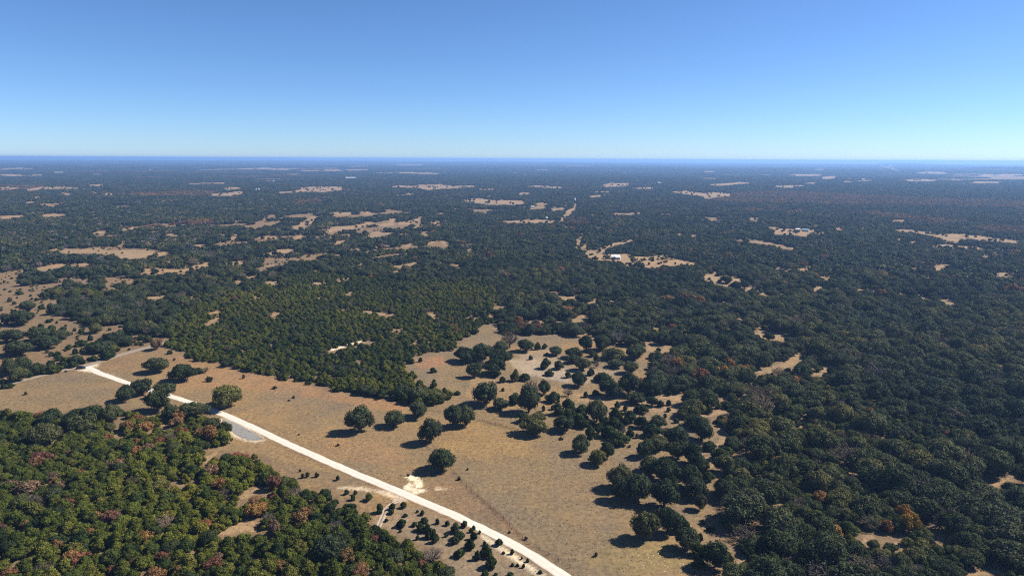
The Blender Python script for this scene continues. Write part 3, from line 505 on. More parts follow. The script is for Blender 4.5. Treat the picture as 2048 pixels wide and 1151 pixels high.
def lobes_for(kind, rng, nl):
    L = []
    if kind in ('oak', 'rust'):
        sq = rng.uniform(0.8, 1.2)
        for i in range(nl):
            a = i * 2.399963 + rng.uniform(-.4, .4); t = (i + 0.5) / nl
            el = math.asin(-0.18 + 1.18 * t); rad = rng.uniform(.42, .82)
            L.append((math.cos(a) * math.cos(el) * rad * sq, math.sin(a) * math.cos(el) * rad / sq, 0.66 + math.sin(el) * 0.50 * rng.uniform(.7, 1.15), rng.uniform(.18, .40)))
        L.append((0, 0, .62, .52)); L.append((rng.uniform(-.15, .15), rng.uniform(-.15, .15), .82, .42))
    elif kind == 'juniper':
        lean = rng.uniform(-.2, .2, 2); sq = rng.uniform(.8, 1.25)
        for i in range(nl):
            t = (i + .5) / nl; a = i * 2.399963 + rng.uniform(-.5, .5); zc = 0.26 + 0.88 * t
            rad = (1 - t ** 2.6) * rng.uniform(.35, .88)
            L.append((math.cos(a) * rad * sq + lean[0] * t, math.sin(a) * rad / sq + lean[1] * t, zc + rng.uniform(-.1, .14), rng.uniform(.15, .36)))
        L.append((0, 0, .60, .55)); L.append((lean[0] * .6, lean[1] * .6, .86, .45))
    elif kind == 'shrub':
        for i in range(nl):
            t = (i + .5) / nl; a = i * 2.399963 + rng.uniform(-.6, .6)
            rad = (1 - t ** 2.6) * rng.uniform(.50, .70); L.append((math.cos(a) * rad, math.sin(a) * rad, .22 + .72 * t, rng.uniform(.26, .38)))
        L.append((0, 0, .5, .5))
    return np.array(L)

def crown_mesh(kind, rng, nl, nleaf, leaf, core=0.80, squash=0.7, keep_core=True):
    L = lobes_for(kind, rng, nl); V = []; Fc = []; tint = []; base = 0
    lobe_t = rng.uniform(.25, .75, len(L))
    if keep_core:
        for (cx, cy, cz, r), lt in zip(L, lobe_t):
            v = ICO_V * (r * core) * rng.uniform(.88, 1.06, (len(ICO_V), 1)); v[:, 2] *= 0.85
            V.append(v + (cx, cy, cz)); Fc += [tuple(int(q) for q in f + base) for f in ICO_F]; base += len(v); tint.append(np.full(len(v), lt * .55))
    pts = []; nrm = []; tn = []
    w = L[:, 3] ** 2; w /= w.sum()
    for (cx, cy, cz, r), lt, ww in zip(L, lobe_t, w):
        m = int(nleaf * ww * 1.6); d = rng.normal(size=(m, 3)); d /= np.linalg.norm(d, axis=1)[:, None]
        rr = r * rng.uniform(.78, 1.22, (m, 1)); p = d * rr; p[:, 2] *= 0.85; p += (cx, cy, cz)
        ok = p[:, 2] > 0.05
        for (qx, qy, qz, qr) in L:
            if (qx, qy, qz) == (cx, cy, cz): continue
            ok &= ((p[:, 0] - qx) ** 2 + (p[:, 1] - qy) ** 2 + (p[:, 2] - qz) ** 2 / .72) > (qr * .78) ** 2
        pts.append(p[ok]); nrm.append(d[ok]); tn.append(np.full(ok.sum(), lt))
    P = np.vstack(pts); D = np.vstack(nrm); T = np.concatenate(tn); n = len(P)
    nr = D + rng.normal(size=(n, 3)) * .40; nr /= np.linalg.norm(nr, axis=1)[:, None]
    t = np.cross(nr, rng.normal(size=(n, 3))); t /= np.linalg.norm(t, axis=1)[:, None]; b = np.cross(nr, t)
    s = leaf * rng.uniform(.55, 1.35, (n, 1))
    q = np.stack([P + t * s, P + b * s * squash, P - t * s * .9 + nr * s * .15, P - b * s * squash], 1).reshape(-1, 3)
    V.append(q); tl = np.clip(T + rng.normal(size=n) * .17, 0, 1); tint.append(np.repeat(tl, 4))
    Fc += [(base + 4 * i, base + 4 * i + 1, base + 4 * i + 2, base + 4 * i + 3) for i in range(n)]
    return np.vstack(V), Fc, np.concatenate(tint)

def tube(V, Fc, p0, p1, r0, r1, k=6):
    p0, p1 = np.array(p0, float), np.array(p1, float); d = p1 - p0; d /= np.linalg.norm(d)
    a = np.cross(d, (0.3, 0.9, 0.2)); a /= np.linalg.norm(a); b = np.cross(d, a); s = len(V)
    for p, r in ((p0, r0), (p1, r1)):
        for i in range(k):
            g = 2 * math.pi * i / k; V.append(tuple(p + (a * math.cos(g) + b * math.sin(g)) * r))
    for i in range(k): Fc.append((s + i, s + (i + 1) % k, s + k + (i + 1) % k, s + k + i))
def trunk_mesh(kind, rng):
    V, Fc = [], []
    if kind == 'juniper' or kind == 'shrub':
        tube(V, Fc, (0, 0, -.05), (.03, 0, .7), .09, .05)
        for i in range(3):
            a = i * 2.1 + rng.uniform(0, 1); tube(V, Fc, (0, 0, .12), (.4 * math.cos(a), .4 * math.sin(a), .6), .05, .02, 5)
    else:
        tube(V, Fc, (0, 0, -.05), (.02, .02, .26), .11, .085)
        for i in range(5):
            a = i * 1.257 + rng.uniform(-.3, .3); e = (.5 * math.cos(a), .5 * math.sin(a), .62 + .15 * rng.uniform(-1, 1))
            tube(V, Fc, (.02, .02, .24), e, .06, .03, 5); tube(V, Fc, e, (e[0] * 1.4, e[1] * 1.4, e[2] + .2), .03, .012, 4)
    return V, Fc
def bare_mesh(rng, nb=26, sub=7):
    """leafless crown: forked limbs and fine twigs"""
    V, Fc = [], []
    for i in range(nb):
        a = i * 2.4 + rng.uniform(-.3, .3); el = math.asin(rng.uniform(.1, 1)); r = rng.uniform(.75, 1.0)
        e = np.array([math.cos(a) * math.cos(el) * r, math.sin(a) * math.cos(el) * r, .45 + math.sin(el) * .8 * r]); m = e * (.5, .5, .6) + rng.normal(size=3) * .05
        tube(V, Fc, (0, 0, .25), m, .035, .02, 3); tube(V, Fc, m, e, .02, .008, 3)
        for k in range(sub):
            t = rng.uniform(.2, 1); p = m + (e - m) * t; q = p + rng.normal(size=3) * .17 + (0, 0, .07); tube(V, Fc, p, q, .016, .007, 3)
            for _ in range(2): tube(V, Fc, q, q + rng.normal(size=3) * .12 + (0, 0, .05), .010, .006, 3)
    return np.array(V), Fc, rng.uniform(.2, .8, len(V))

rng0 = np.random.default_rng(3)
PROTO = {}                                      # kind -> list of (crown mesh data, trunk mesh data)
def make_proto(key, kind, mat, count, nl, nleaf, leaf, **kw):
    PROTO[key] = []
    for i in range(count):
        V, Fc, T = bare_mesh(rng0) if kind == 'bare' else crown_mesh(kind, rng0, nl, nleaf, leaf, **kw)
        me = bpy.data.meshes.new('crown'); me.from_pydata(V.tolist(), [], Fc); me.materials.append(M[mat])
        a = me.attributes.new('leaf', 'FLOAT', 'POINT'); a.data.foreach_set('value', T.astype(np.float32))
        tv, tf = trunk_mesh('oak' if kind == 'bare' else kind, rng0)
        tm = bpy.data.meshes.new('trunk'); tm.from_pydata(tv, [], tf); tm.materials.append(M['bark'])
        PROTO[key].append((me, tm))
make_proto('oak', 'oak', 'oak', 12, 26, 4200, 0.062)
make_proto('juniper', 'juniper', 'juniper', 12, 22, 3000, 0.072)
make_proto('darkjun', 'juniper', 'darkjun', 8, 20, 3000, 0.072)
make_proto('rust', 'rust', 'rust', 5, 13, 2000, 0.075, core=0.6)
make_proto('gold', 'rust', 'gold', 4, 12, 2000, 0.075, core=0.6)
make_proto('bare', 'bare', 'bare', 4, 0, 0, 0)
make_proto('shrub', 'shrub', 'darkjun', 6, 9, 1100, 0.10)
make_proto('weed', 'shrub', 'weed', 4, 5, 260, 0.16, keep_core=False)
make_proto('oak_far', 'oak', 'oak', 7, 8, 260, 0.17)
make_proto('juniper_far', 'juniper', 'juniper', 6, 7, 220, 0.17)
make_proto('darkjun_far', 'juniper', 'darkjun', 5, 7, 220, 0.17)
make_proto('rust_far', 'rust', 'brownwood', 5, 8, 220, 0.17)
make_proto('bare_far', 'rust', 'bare', 4, 7, 220, 0.13, core=0.5)

def proto_collection(key, joined=True):
    c = bpy.data.collections.new('proto_' + key)
    for i, (me, tm) in enumerate(PROTO[key]):
        m2 = me
        if joined and not key.endswith('_far'):
            n = len(me.vertices); V = np.zeros(n * 3, np.float32); me.vertices.foreach_get('co', V)
            Fc = [tuple(p.vertices) for p in me.polygons]; T = np.zeros(n, np.float32); me.attributes['leaf'].data.foreach_get('value', T)
            tv = [v.co[:] for v in tm.vertices]; tf = [tuple(a + n for a in p.vertices) for p in tm.polygons]
            m2 = bpy.data.meshes.new('tree'); m2.from_pydata(V.reshape(-1, 3).tolist() + tv, [], Fc + tf)
            m2.materials.append(me.materials[0]); m2.materials.append(M['bark'])
            m2.polygons.foreach_set('material_index', np.array([0] * len(Fc) + [1] * len(tf), np.int32))
            a = m2.attributes.new('leaf', 'FLOAT', 'POINT'); a.data.foreach_set('value', np.concatenate([T, np.full(len(tv), .5)]).astype(np.float32))
        o = bpy.data.objects.new('%s_shape_%02d' % (key, i), m2); c.objects.link(o)
    return c

def scatter(name, coll, nvar, P, S, RZ, label, cat):
    """one uncountable mass: points that carry a shape each"""
    me = bpy.data.meshes.new(name); n = len(P); me.vertices.add(n); me.vertices.foreach_set('co', np.asarray(P, np.float32).ravel())
    rot = np.zeros((n, 3), np.float32); rot[:, 2] = RZ
    me.attributes.new('rot', 'FLOAT_VECTOR', 'POINT').data.foreach_set('vector', rot.ravel())
    me.attributes.new('scl', 'FLOAT_VECTOR', 'POINT').data.foreach_set('vector', np.asarray(S, np.float32).ravel())
    me.attributes.new('idx', 'INT', 'POINT').data.foreach_set('value', RNG.integers(0, nvar, n).astype(np.int32))
    me.update()
    o = bpy.data.objects.new(name, me); COL.objects.link(o)
    g = bpy.data.node_groups.new(name, 'GeometryNodeTree'); g.interface.new_socket('Geometry', in_out='INPUT', socket_type='NodeSocketGeometry'); g.interface.new_socket('Geometry', in_out='OUTPUT', socket_type='NodeSocketGeometry')
    gi, go = g.nodes.new('NodeGroupInput'), g.nodes.new('NodeGroupOutput')
    ci = g.nodes.new('GeometryNodeCollectionInfo'); ci.inputs[0].default_value = coll; ci.inputs['Separate Children'].default_value = True; ci.inputs['Reset Children'].default_value = True
    ip = g.nodes.new('GeometryNodeInstanceOnPoints'); ip.inputs['Pick Instance'].default_value = True
    def attr(nm, ty):
        a = g.nodes.new('GeometryNodeInputNamedAttribute'); a.data_type = ty; a.inputs[0].default_value = nm; return a.outputs[0]
    e2r = g.nodes.new('FunctionNodeEulerToRotation')
    L = g.links.new
    L(gi.outputs[0], ip.inputs['Points']); L(ci.outputs[0], ip.inputs['Instance']); L(attr('idx', 'INT'), ip.inputs['Instance Index'])
    L(attr('rot', 'FLOAT_VECTOR'), e2r.inputs[0]); L(e2r.outputs[0], ip.inputs['Rotation']); L(attr('scl', 'FLOAT_VECTOR'), ip.inputs['Scale']); L(ip.outputs[0], go.inputs[0])
    o.modifiers.new('scatter', 'NODES').node_group = g
    tag(o, label, cat, kind='stuff'); return o

TREE_NAME = {'oak': 'live_oak', 'juniper': 'juniper_tree', 'darkjun': 'juniper_tree', 'rust': 'rusty_oak', 'gold': 'golden_oak', 'bare': 'bare_tree', 'shrub': 'young_juniper', 'weed': 'weed_clump'}
TREE_CAT = {'oak': 'tree', 'juniper': 'tree', 'darkjun': 'tree', 'rust': 'tree', 'gold': 'tree', 'bare': 'tree', 'shrub': 'bush', 'weed': 'weed'}
ZS = {'oak': 1.0, 'juniper': 1.0, 'darkjun': 1.0, 'rust': 1.0, 'gold': 1.0, 'bare': 1.0, 'shrub': 1.0, 'weed': 0.8}
def plant(kind, x, y, z, r, zs, label, group=None):
    me, tm = random.choice(PROTO[kind])
    e = empty(TREE_NAME[kind], (x, y, z), random.uniform(0, 6.283)); e.scale = (r * random.uniform(.92, 1.1), r * random.uniform(.92, 1.1), r * zs)
    c = bpy.data.objects.new('foliage' if kind == 'weed' else ('twigs' if kind == 'bare' else 'crown'), me); COL.objects.link(c); c.parent = e
    if kind != 'weed':
        t = bpy.data.objects.new('trunk', tm); COL.objects.link(t); t.parent = e
    tag(e, label, TREE_CAT[kind], group); return e

# ------------------------------------------------------------------ trees read one by one off the photograph: (view, x0, y0, x1, y1, kind[, label])
VIEW = {'1': (0, 640, 3.197), '2': (0, 800, 3.279), '3': (500, 800, 3.2), '4': (600, 640, 3.197), '5': (1000, 640, 3.197), '6': (1100, 800, 3.2), 'm': (1000, 460, 3.2), 'l': (0, 460, 3.2)}
LISTED = [
 ('1', 920, 238, 1078, 330, 'oak', 'airy live oak alone in the pasture corner between county road and gravel road'),
 ('1', 1090, 285, 1240, 385, 'oak', 'round live oak in the pasture corner with a bare bush on its flank'),
 ('1', 835, 380, 975, 475, 'oak', 'flat-topped live oak of the roadside clump whose crown hides the gravel road'),
 ('1', 740, 420, 860, 510, 'oak', 'small live oak at the outer end of the roadside clump, away from the road'),
 ('1', 978, 402, 1122, 485, 'oak', 'live oak of the roadside clump standing on the gravel road edge'),
 ('1', 930, 460, 1078, 575, 'oak', 'tall live oak of the roadside clump nearest the juniper woods'),
 ('1', 1345, 422, 1555, 550, 'oak', 'broad dense live oak whose shadow reaches across the gravel road'),
 ('1', 1150, 525, 1325, 625, 'oak', 'dark live oak at the tip of the juniper woods beside the gravel road'),
 ('1', 1035, 545, 1140, 640, 'oak', 'small live oak at the juniper woods edge by the roadside clump'),
 ('1', 405, 575, 560, 660, 'oak'), ('1', 520, 545, 660, 650, 'oak'), ('1', 640, 550, 780, 650, 'oak'), ('1', 440, 610, 620, 725, 'oak'), ('1', 190, 665, 385, 800, 'oak'), ('1', 255, 572, 395, 660, 'oak'), ('1', 0, 565, 90, 650, 'juniper'), ('1', 70, 575, 185, 665, 'juniper'),
 ('1', 1305, 625, 1400, 690, 'oak'), ('1', 1390, 655, 1475, 725, 'oak', 'dark live oak leaning out beside the grey gravel pad'), ('1', 1385, 700, 1485, 785, 'juniper'), ('1', 1290, 670, 1390, 780, 'rust', 'rust-brown oak in the woods edge next to the grey gravel pad'), ('1', 1240, 690, 1300, 740, 'rust'),
 ('1', 880, 650, 985, 710, 'rust'), ('1', 790, 640, 850, 710, 'rust'), ('1', 1120, 690, 1205, 750, 'rust'), ('1', 830, 800, 915, 860, 'rust'), ('1', 190, 850, 320, 905, 'rust'), ('1', 15, 1020, 120, 1075, 'rust'), ('1', 310, 1000, 390, 1060, 'rust'), ('1', 460, 950, 555, 1000, 'rust'), ('1', 1700, 990, 1795, 1080, 'rust', 'vivid red-brown oak at the woods edge facing the gravel road'), ('1', 1300, 920, 1405, 1000, 'rust'),
 ('2', 360, 645, 490, 710, 'rust'), ('2', 900, 860, 1015, 925, 'rust'), ('2', 330, 910, 405, 980, 'rust'), ('2', 400, 985, 530, 1080, 'rust'), ('2', 1070, 720, 1150, 770, 'rust'), ('2', 1070, 780, 1145, 835, 'rust'), ('2', 85, 690, 155, 740, 'rust'), ('2', 540, 870, 625, 915, 'rust'), ('2', 715, 835, 795, 885, 'rust'), ('2', 610, 600, 695, 635, 'rust'), ('2', 1745, 785, 1840, 885, 'rust', 'dark red oak beside the bare soil strip inside the juniper woods'), ('2', 1900, 730, 2020, 830, 'rust'), ('2', 1865, 575, 1990, 660, 'bare'), ('2', 1100, 475, 1160, 520, 'bare'), ('2', 660, 410, 750, 460, 'bare'), ('2', 855, 1030, 930, 1090, 'rust'), ('2', 1130, 1080, 1195, 1145, 'rust'), ('2', 1050, 1010, 1150, 1050, 'rust'), ('2', 20, 1110, 125, 1151, 'rust'), ('2', 110, 940, 180, 990, 'rust'), ('2', 120, 775, 200, 830, 'rust'), ('2', 1760, 615, 1840, 670, 'rust'), ('2', 1280, 190, 1350, 240, 'rust'), ('2', 1090, 220, 1155, 285, 'bare'), ('2', 1005, 240, 1080, 290, 'rust'),
 # savannah across the county road
 ('1', 170, 48, 310, 130, 'oak'), ('1', 205, 112, 362, 168, 'oak'), ('1', 320, 65, 442, 122, 'oak'), ('1', 300, 30, 358, 65, 'shrub'), ('1', 375, 40, 430, 68, 'shrub'), ('1', 240, 22, 275, 48, 'shrub'), ('1', 30, 135, 200, 222, 'oak'), ('1', 0, 65, 70, 135, 'oak'), ('1', 40, 60, 150, 135, 'oak'), ('1', 670, 75, 800, 155, 'oak'), ('1', 748, 62, 812, 100, 'oak'), ('1', 560, 92, 595, 128, 'shrub'), ('1', 415, 155, 465, 185, 'shrub'), ('1', 480, 125, 560, 162, 'shrub'), ('1', 570, 138, 605, 160, 'shrub'), ('1', 600, 152, 690, 205, 'oak'), ('1', 635, 195, 745, 240, 'shrub'), ('1', 690, 163, 735, 192, 'shrub'), ('1', 740, 175, 770, 198, 'shrub'), ('1', 572, 225, 628, 258, 'shrub'), ('1', 503, 243, 548, 277, 'shrub'), ('1', 460, 180, 500, 215, 'shrub'), ('1', 310, 200, 350, 228, 'shrub'), ('1', 345, 198, 390, 225, 'shrub'), ('1', 350, 220, 400, 255, 'shrub'), ('1', 380, 235, 435, 270, 'shrub'), ('1', 550, 165, 600, 198, 'shrub'), ('1', 505, 175, 545, 205, 'shrub'), ('1', 385, 265, 445, 305, 'shrub'), ('1', 440, 262, 500, 300, 'shrub'), ('1', 5, 250, 110, 350, 'oak'), ('1', 80, 240, 200, 330, 'oak'), ('1', 60, 305, 175, 385, 'oak'), ('1', 190, 275, 290, 345, 'oak'), ('1', 285, 285, 390, 335, 'juniper'), ('1', 300, 258, 350, 290, 'shrub'), ('1', 500, 50, 540, 80, 'shrub'), ('1', 565, 20, 655, 78, 'oak'), ('1', 165, 320, 230, 360, 'shrub'), ('1', 0, 405, 45, 435, 'shrub'), ('1', 40, 402, 95, 430, 'shrub'), ('1', 0, 372, 40, 405, 'shrub'), ('1', 850, 140, 890, 160, 'weed'), ('1', 285, 185, 315, 208, 'weed'), ('1', 150, 122, 190, 145, 'shrub'), ('1', 875, 90, 920, 125, 'shrub'), ('1', 915, 95, 970, 138, 'juniper'), ('1', 965, 118, 1035, 185, 'rust', 'rust-coloured oak where the county road enters the woods'), ('1', 655, 85, 680, 110, 'shrub'), ('1', 410, 320, 430, 330, 'weed'),
 ('l', 120, 452, 222, 522, 'oak'), ('l', 65, 515, 212, 600, 'oak'), ('l', 0, 535, 75, 605, 'oak'), ('l', 45, 430, 75, 458, 'shrub'), ('l', 75, 455, 105, 475, 'shrub'), ('l', 70, 508, 112, 535, 'shrub'), ('l', 220, 432, 245, 452, 'shrub'), ('l', 240, 478, 285, 505, 'shrub'), ('l', 300, 465, 345, 495, 'shrub'), ('l', 100, 390, 150, 408, 'shrub'), ('l', 290, 570, 330, 590, 'shrub'), ('l', 245, 598, 278, 625, 'shrub'),
 ('1', 1240, 302, 1300, 340, 'shrub', 'small dark bush against the round live oak in the pasture corner'), ('1', 1290, 300, 1340, 335, 'bare', 'bare grey bush next to the round live oak in the pasture corner'), ('1', 1310, 360, 1360, 390, 'weed'), ('1', 1740, 418, 1775, 438, 'weed'), ('1', 1545, 345, 1570, 370, 'weed'), ('1', 1065, 190, 1105, 215, 'shrub'), ('1', 1105, 240, 1125, 255, 'weed'), ('1', 150, 455, 175, 475, 'weed'), ('1', 1865, 482, 1888, 497, 'weed'), ('1', 1840, 505, 1860, 516, 'weed'),
 # pasture oaks
 ('4', 300, 555, 455, 705, 'oak', 'tall dense live oak in the pasture, first of the row of three toward the thicket'), ('4', 538, 585, 668, 675, 'oak', 'open-crowned live oak between two others in the pasture row'), ('4', 698, 525, 815, 615, 'oak', 'pale live oak at the pasture row end next to the juniper thicket'), ('4', 758, 640, 910, 775, 'oak', 'round dark live oak alone in the golden grass of the pasture'), ('4', 918, 540, 1045, 672, 'oak', 'larger of two touching live oaks where the wheel tracks enter the pasture'), ('4', 1000, 560, 1122, 668, 'oak', 'smaller of two touching live oaks where the wheel tracks enter the pasture'), ('4', 820, 828, 978, 950, 'oak', 'spreading live oak alone beside the white scraped soil near the gravel road'),
 ('4', 825, 300, 875, 332, 'shrub', 'lone round juniper bush on the bare patch by the wheel tracks'),
 # rocky margin
 ('4', 1110, 405, 1265, 535, 'oak'), ('4', 1230, 500, 1332, 568, 'oak'), ('4', 1270, 360, 1320, 395, 'shrub'), ('4', 1345, 315, 1405, 385, 'juniper'), ('4', 1400, 340, 1475, 385, 'shrub'), ('4', 1395, 430, 1535, 580, 'oak'), ('4', 1420, 385, 1530, 500, 'bare'), ('4', 1520, 385, 1605, 470, 'oak'), ('4', 1335, 465, 1420, 530, 'darkjun'), ('4', 1570, 455, 1665, 520, 'darkjun'),
 ('4', 985, 175, 1130, 262, 'oak'), ('4', 1090, 150, 1240, 250, 'oak'), ('4', 1220, 190, 1345, 285, 'oak'), ('4', 1060, 280, 1170, 362, 'oak'), ('4', 1110, 260, 1200, 320, 'bare'), ('4', 1180, 250, 1310, 340, 'oak'), ('4', 1210, 315, 1280, 362, 'darkjun'),
 ('4', 1390, 125, 1495, 195, 'oak'), ('4', 1495, 140, 1540, 185, 'shrub'), ('4', 1545, 148, 1585, 180, 'shrub'), ('4', 1530, 245, 1605, 305, 'darkjun'), ('4', 1620, 260, 1695, 310, 'darkjun'), ('4', 1560, 318, 1630, 352, 'shrub'), ('4', 1690, 325, 1735, 365, 'shrub'), ('4', 1730, 335, 1835, 415, 'oak'), ('4', 1835, 308, 1885, 350, 'shrub'), ('4', 1760, 245, 1850, 315, 'oak'), ('4', 1840, 190, 1900, 230, 'darkjun'), ('4', 1870, 220, 1920, 265, 'darkjun'), ('4', 1700, 222, 1790, 272, 'oak'), ('4', 1590, 165, 1680, 220, 'oak'), ('4', 1700, 175, 1800, 240, 'oak'), ('4', 1460, 225, 1490, 250, 'shrub'), ('4', 1680, 440, 1750, 485, 'bare'), ('4', 1810, 455, 1845, 490, 'shrub'), ('4', 1865, 445, 1915, 480, 'shrub'), ('4', 1230, 140, 1330, 210, 'oak'), ('4', 1280, 70, 1400, 170, 'bare'), ('4', 1880, 100, 1985, 190, 'oak'), ('4', 1785, 95, 1870, 190, 'oak'), ('4', 1560, 205, 1600, 228, 'shrub'), ('4', 1285, 430, 1310, 452, 'shrub'), ('4', 985, 450, 1030, 475, 'shrub'), ('4', 1880, 345, 1990, 375, 'shrub'), ('4', 1600, 540, 1640, 570, 'shrub'), ('4', 1540, 545, 1575, 580, 'weed'),
 ('4', 905, 430, 940, 462, 'shrub'), ('4', 845, 375, 870, 392, 'shrub'), ('4', 755, 238, 785, 265, 'shrub'), ('4', 575, 475, 620, 512, 'shrub'), ('4', 680, 235, 735, 275, 'shrub'), ('4', 690, 325, 750, 380, 'juniper'), ('4', 740, 380, 790, 420, 'shrub'), ('4', 800, 470, 870, 540, 'juniper'), ('4', 870, 480, 925, 530, 'shrub'), ('4', 915, 460, 970, 505, 'shrub'), ('4', 830, 390, 880, 430, 'shrub'), ('4', 760, 420, 830, 480, 'juniper'), ('4', 690, 410, 760, 470, 'juniper'), ('4', 820, 430, 900, 480, 'juniper'), ('4', 640, 470, 700, 530, 'shrub'), ('4', 690, 480, 800, 535, 'juniper'),
 ('4', 1400, 622, 1585, 728, 'oak', 'broad low live oak where the dark fence line meets the scattered trees'), ('4', 1390, 592, 1480, 650, 'darkjun'), ('4', 1470, 590, 1575, 650, 'oak'), ('4', 1625, 615, 1755, 705, 'oak'), ('4', 1610, 535, 1700, 600, 'darkjun'), ('4', 1680, 495, 1760, 590, 'darkjun'), ('4', 1660, 560, 1760, 630, 'darkjun'), ('4', 1735, 590, 1860, 672, 'darkjun'), ('4', 1750, 540, 1850, 600, 'darkjun'), ('4', 1830, 515, 1965, 645, 'oak'), ('4', 1740, 740, 1850, 842, 'oak', 'small airy live oak standing out from the scattered trees into the pasture'), ('4', 1855, 830, 1960, 918, 'oak', 'lower, spreading half of a pair of thin live oaks at the pasture edge'), ('4', 1925, 775, 2005, 890, 'oak', 'upright half of a pair of thin live oaks at the pasture edge'),
 ('5', 725, 520, 775, 560, 'shrub'), ('5', 785, 540, 820, 575, 'shrub'), ('5', 690, 560, 790, 635, 'darkjun'), ('5', 780, 580, 890, 645, 'darkjun'), ('5', 630, 610, 710, 670, 'darkjun'), ('5', 690, 620, 780, 682, 'darkjun'), ('5', 780, 620, 830, 665, 'shrub'), ('5', 870, 615, 960, 685, 'darkjun'), ('5', 960, 612, 1060, 680, 'oak'), ('5', 910, 665, 1030, 740, 'darkjun'), ('5', 855, 535, 955, 590, 'darkjun'), ('5', 545, 665, 615, 760, 'darkjun'), ('5', 600, 660, 660, 720, 'oak'), ('5', 640, 670, 740, 745, 'darkjun'), ('5', 690, 708, 825, 790, 'darkjun'), ('5', 800, 690, 860, 745, 'darkjun'), ('5', 745, 660, 800, 712, 'oak'), ('5', 860, 722, 890, 750, 'shrub'), ('5', 760, 690, 810, 730, 'bare'),
 ('5', 940, 490, 1010, 545, 'oak'), ('5', 1060, 508, 1098, 542, 'shrub'), ('5', 1000, 510, 1050, 550, 'shrub'), ('5', 1060, 555, 1095, 582, 'shrub'), ('5', 1040, 595, 1070, 620, 'shrub'), ('5', 1110, 625, 1145, 655, 'shrub'), ('5', 810, 465, 930, 530, 'oak'), ('5', 640, 385, 770, 482, 'oak'), ('5', 760, 345, 890, 470, 'oak'), ('5', 880, 390, 1030, 485, 'oak'), ('5', 870, 370, 930, 410, 'rust'), ('5', 1130, 560, 1215, 622, 'oak'), ('5', 1160, 510, 1310, 605, 'oak'), ('5', 1160, 450, 1290, 540, 'oak'), ('5', 1260, 460, 1395, 560, 'oak'), ('5', 1310, 540, 1365, 592, 'darkjun'), ('5', 1190, 610, 1340, 685, 'oak'), ('5', 1215, 640, 1370, 760, 'oak'), ('5', 1290, 775, 1385, 832, 'darkjun'),
 ('5', 940, 740, 1065, 830, 'oak'), ('5', 880, 770, 985, 865, 'oak'), ('5', 1050, 690, 1200, 800, 'oak'), ('5', 1080, 780, 1200, 880, 'oak'), ('5', 1170, 790, 1290, 910, 'oak'), ('5', 1215, 865, 1340, 945, 'darkjun'), ('5', 375, 745, 405, 762, 'weed'), ('5', 815, 795, 840, 812, 'weed'), ('5', 1065, 445, 1100, 480, 'shrub'), ('5', 590, 450, 640, 480, 'shrub'), ('5', 535, 460, 565, 490, 'shrub'), ('5', 455, 340, 555, 418, 'oak'), ('5', 555, 310, 605, 350, 'shrub'), ('5', 480, 245, 575, 315, 'oak'), ('5', 590, 355, 650, 385, 'shrub'), ('5', 640, 345, 720, 385, 'darkjun'), ('5', 690, 250, 790, 300, 'oak'), ('5', 790, 265, 880, 335, 'oak'), ('5', 660, 185, 800, 245, 'oak'), ('5', 800, 160, 940, 240, 'oak'), ('5', 600, 95, 710, 185, 'oak'), ('5', 590, 260, 640, 300, 'bare'),
 # oaks at the rim of the dense woodland
 ('6', 375, 430, 530, 560, 'oak', 'great spreading live oak at the pasture rim, outermost of its clump'), ('6', 390, 500, 520, 630, 'oak'), ('6', 480, 480, 650, 630, 'oak'), ('6', 570, 370, 720, 470, 'oak'), ('6', 660, 385, 830, 520, 'oak'), ('6', 660, 520, 810, 672, 'oak'), ('6', 740, 490, 830, 590, 'darkjun'), ('6', 820, 425, 970, 555, 'oak'), ('6', 860, 505, 1010, 622, 'oak'), ('6', 925, 605, 1000, 700, 'oak'), ('6', 970, 460, 1050, 515, 'darkjun'), ('6', 820, 455, 880, 510, 'bare'),
 ('6', 535, 720, 705, 878, 'oak', 'round full live oak alone at the pasture rim with a long shadow'), ('6', 685, 695, 830, 838, 'oak', 'live oak touching a low juniper just behind the round full oak'), ('6', 800, 740, 890, 832, 'darkjun'), ('6', 805, 820, 950, 948, 'oak'), ('6', 905, 905, 985, 985, 'juniper'), ('6', 940, 850, 980, 895, 'shrub'), ('6', 980, 915, 1140, 1058, 'oak'), ('6', 1080, 970, 1182, 1042, 'juniper'), ('6', 920, 985, 990, 1060, 'juniper'), ('6', 1000, 800, 1060, 832, 'shrub'), ('6', 960, 762, 1000, 790, 'weed'), ('6', 280, 970, 310, 995, 'weed'), ('6', 1050, 510, 1160, 600, 'oak'), ('6', 1060, 360, 1180, 460, 'oak'), ('6', 1160, 375, 1290, 465, 'oak'), ('6', 1110, 1065, 1310, 1151, 'oak', 'round live oak at the woodland tip by the pasture, half cut off'),
 # autumn colour in the oak woodland
 ('5', 1360, 300, 1480, 385, 'gold'), ('5', 1420, 240, 1500, 310, 'rust'), ('5', 1510, 285, 1600, 340, 'gold'), ('5', 1090, 240, 1170, 320, 'rust'), ('5', 1220, 310, 1330, 400, 'rust'), ('5', 1030, 290, 1110, 370, 'bare'), ('5', 1330, 340, 1400, 400, 'rust'), ('5', 1740, 300, 1830, 370, 'bare'), ('5', 1850, 360, 1920, 410, 'gold'), ('5', 1560, 80, 1630, 120, 'rust'), ('5', 1250, 215, 1300, 250, 'gold'),
]
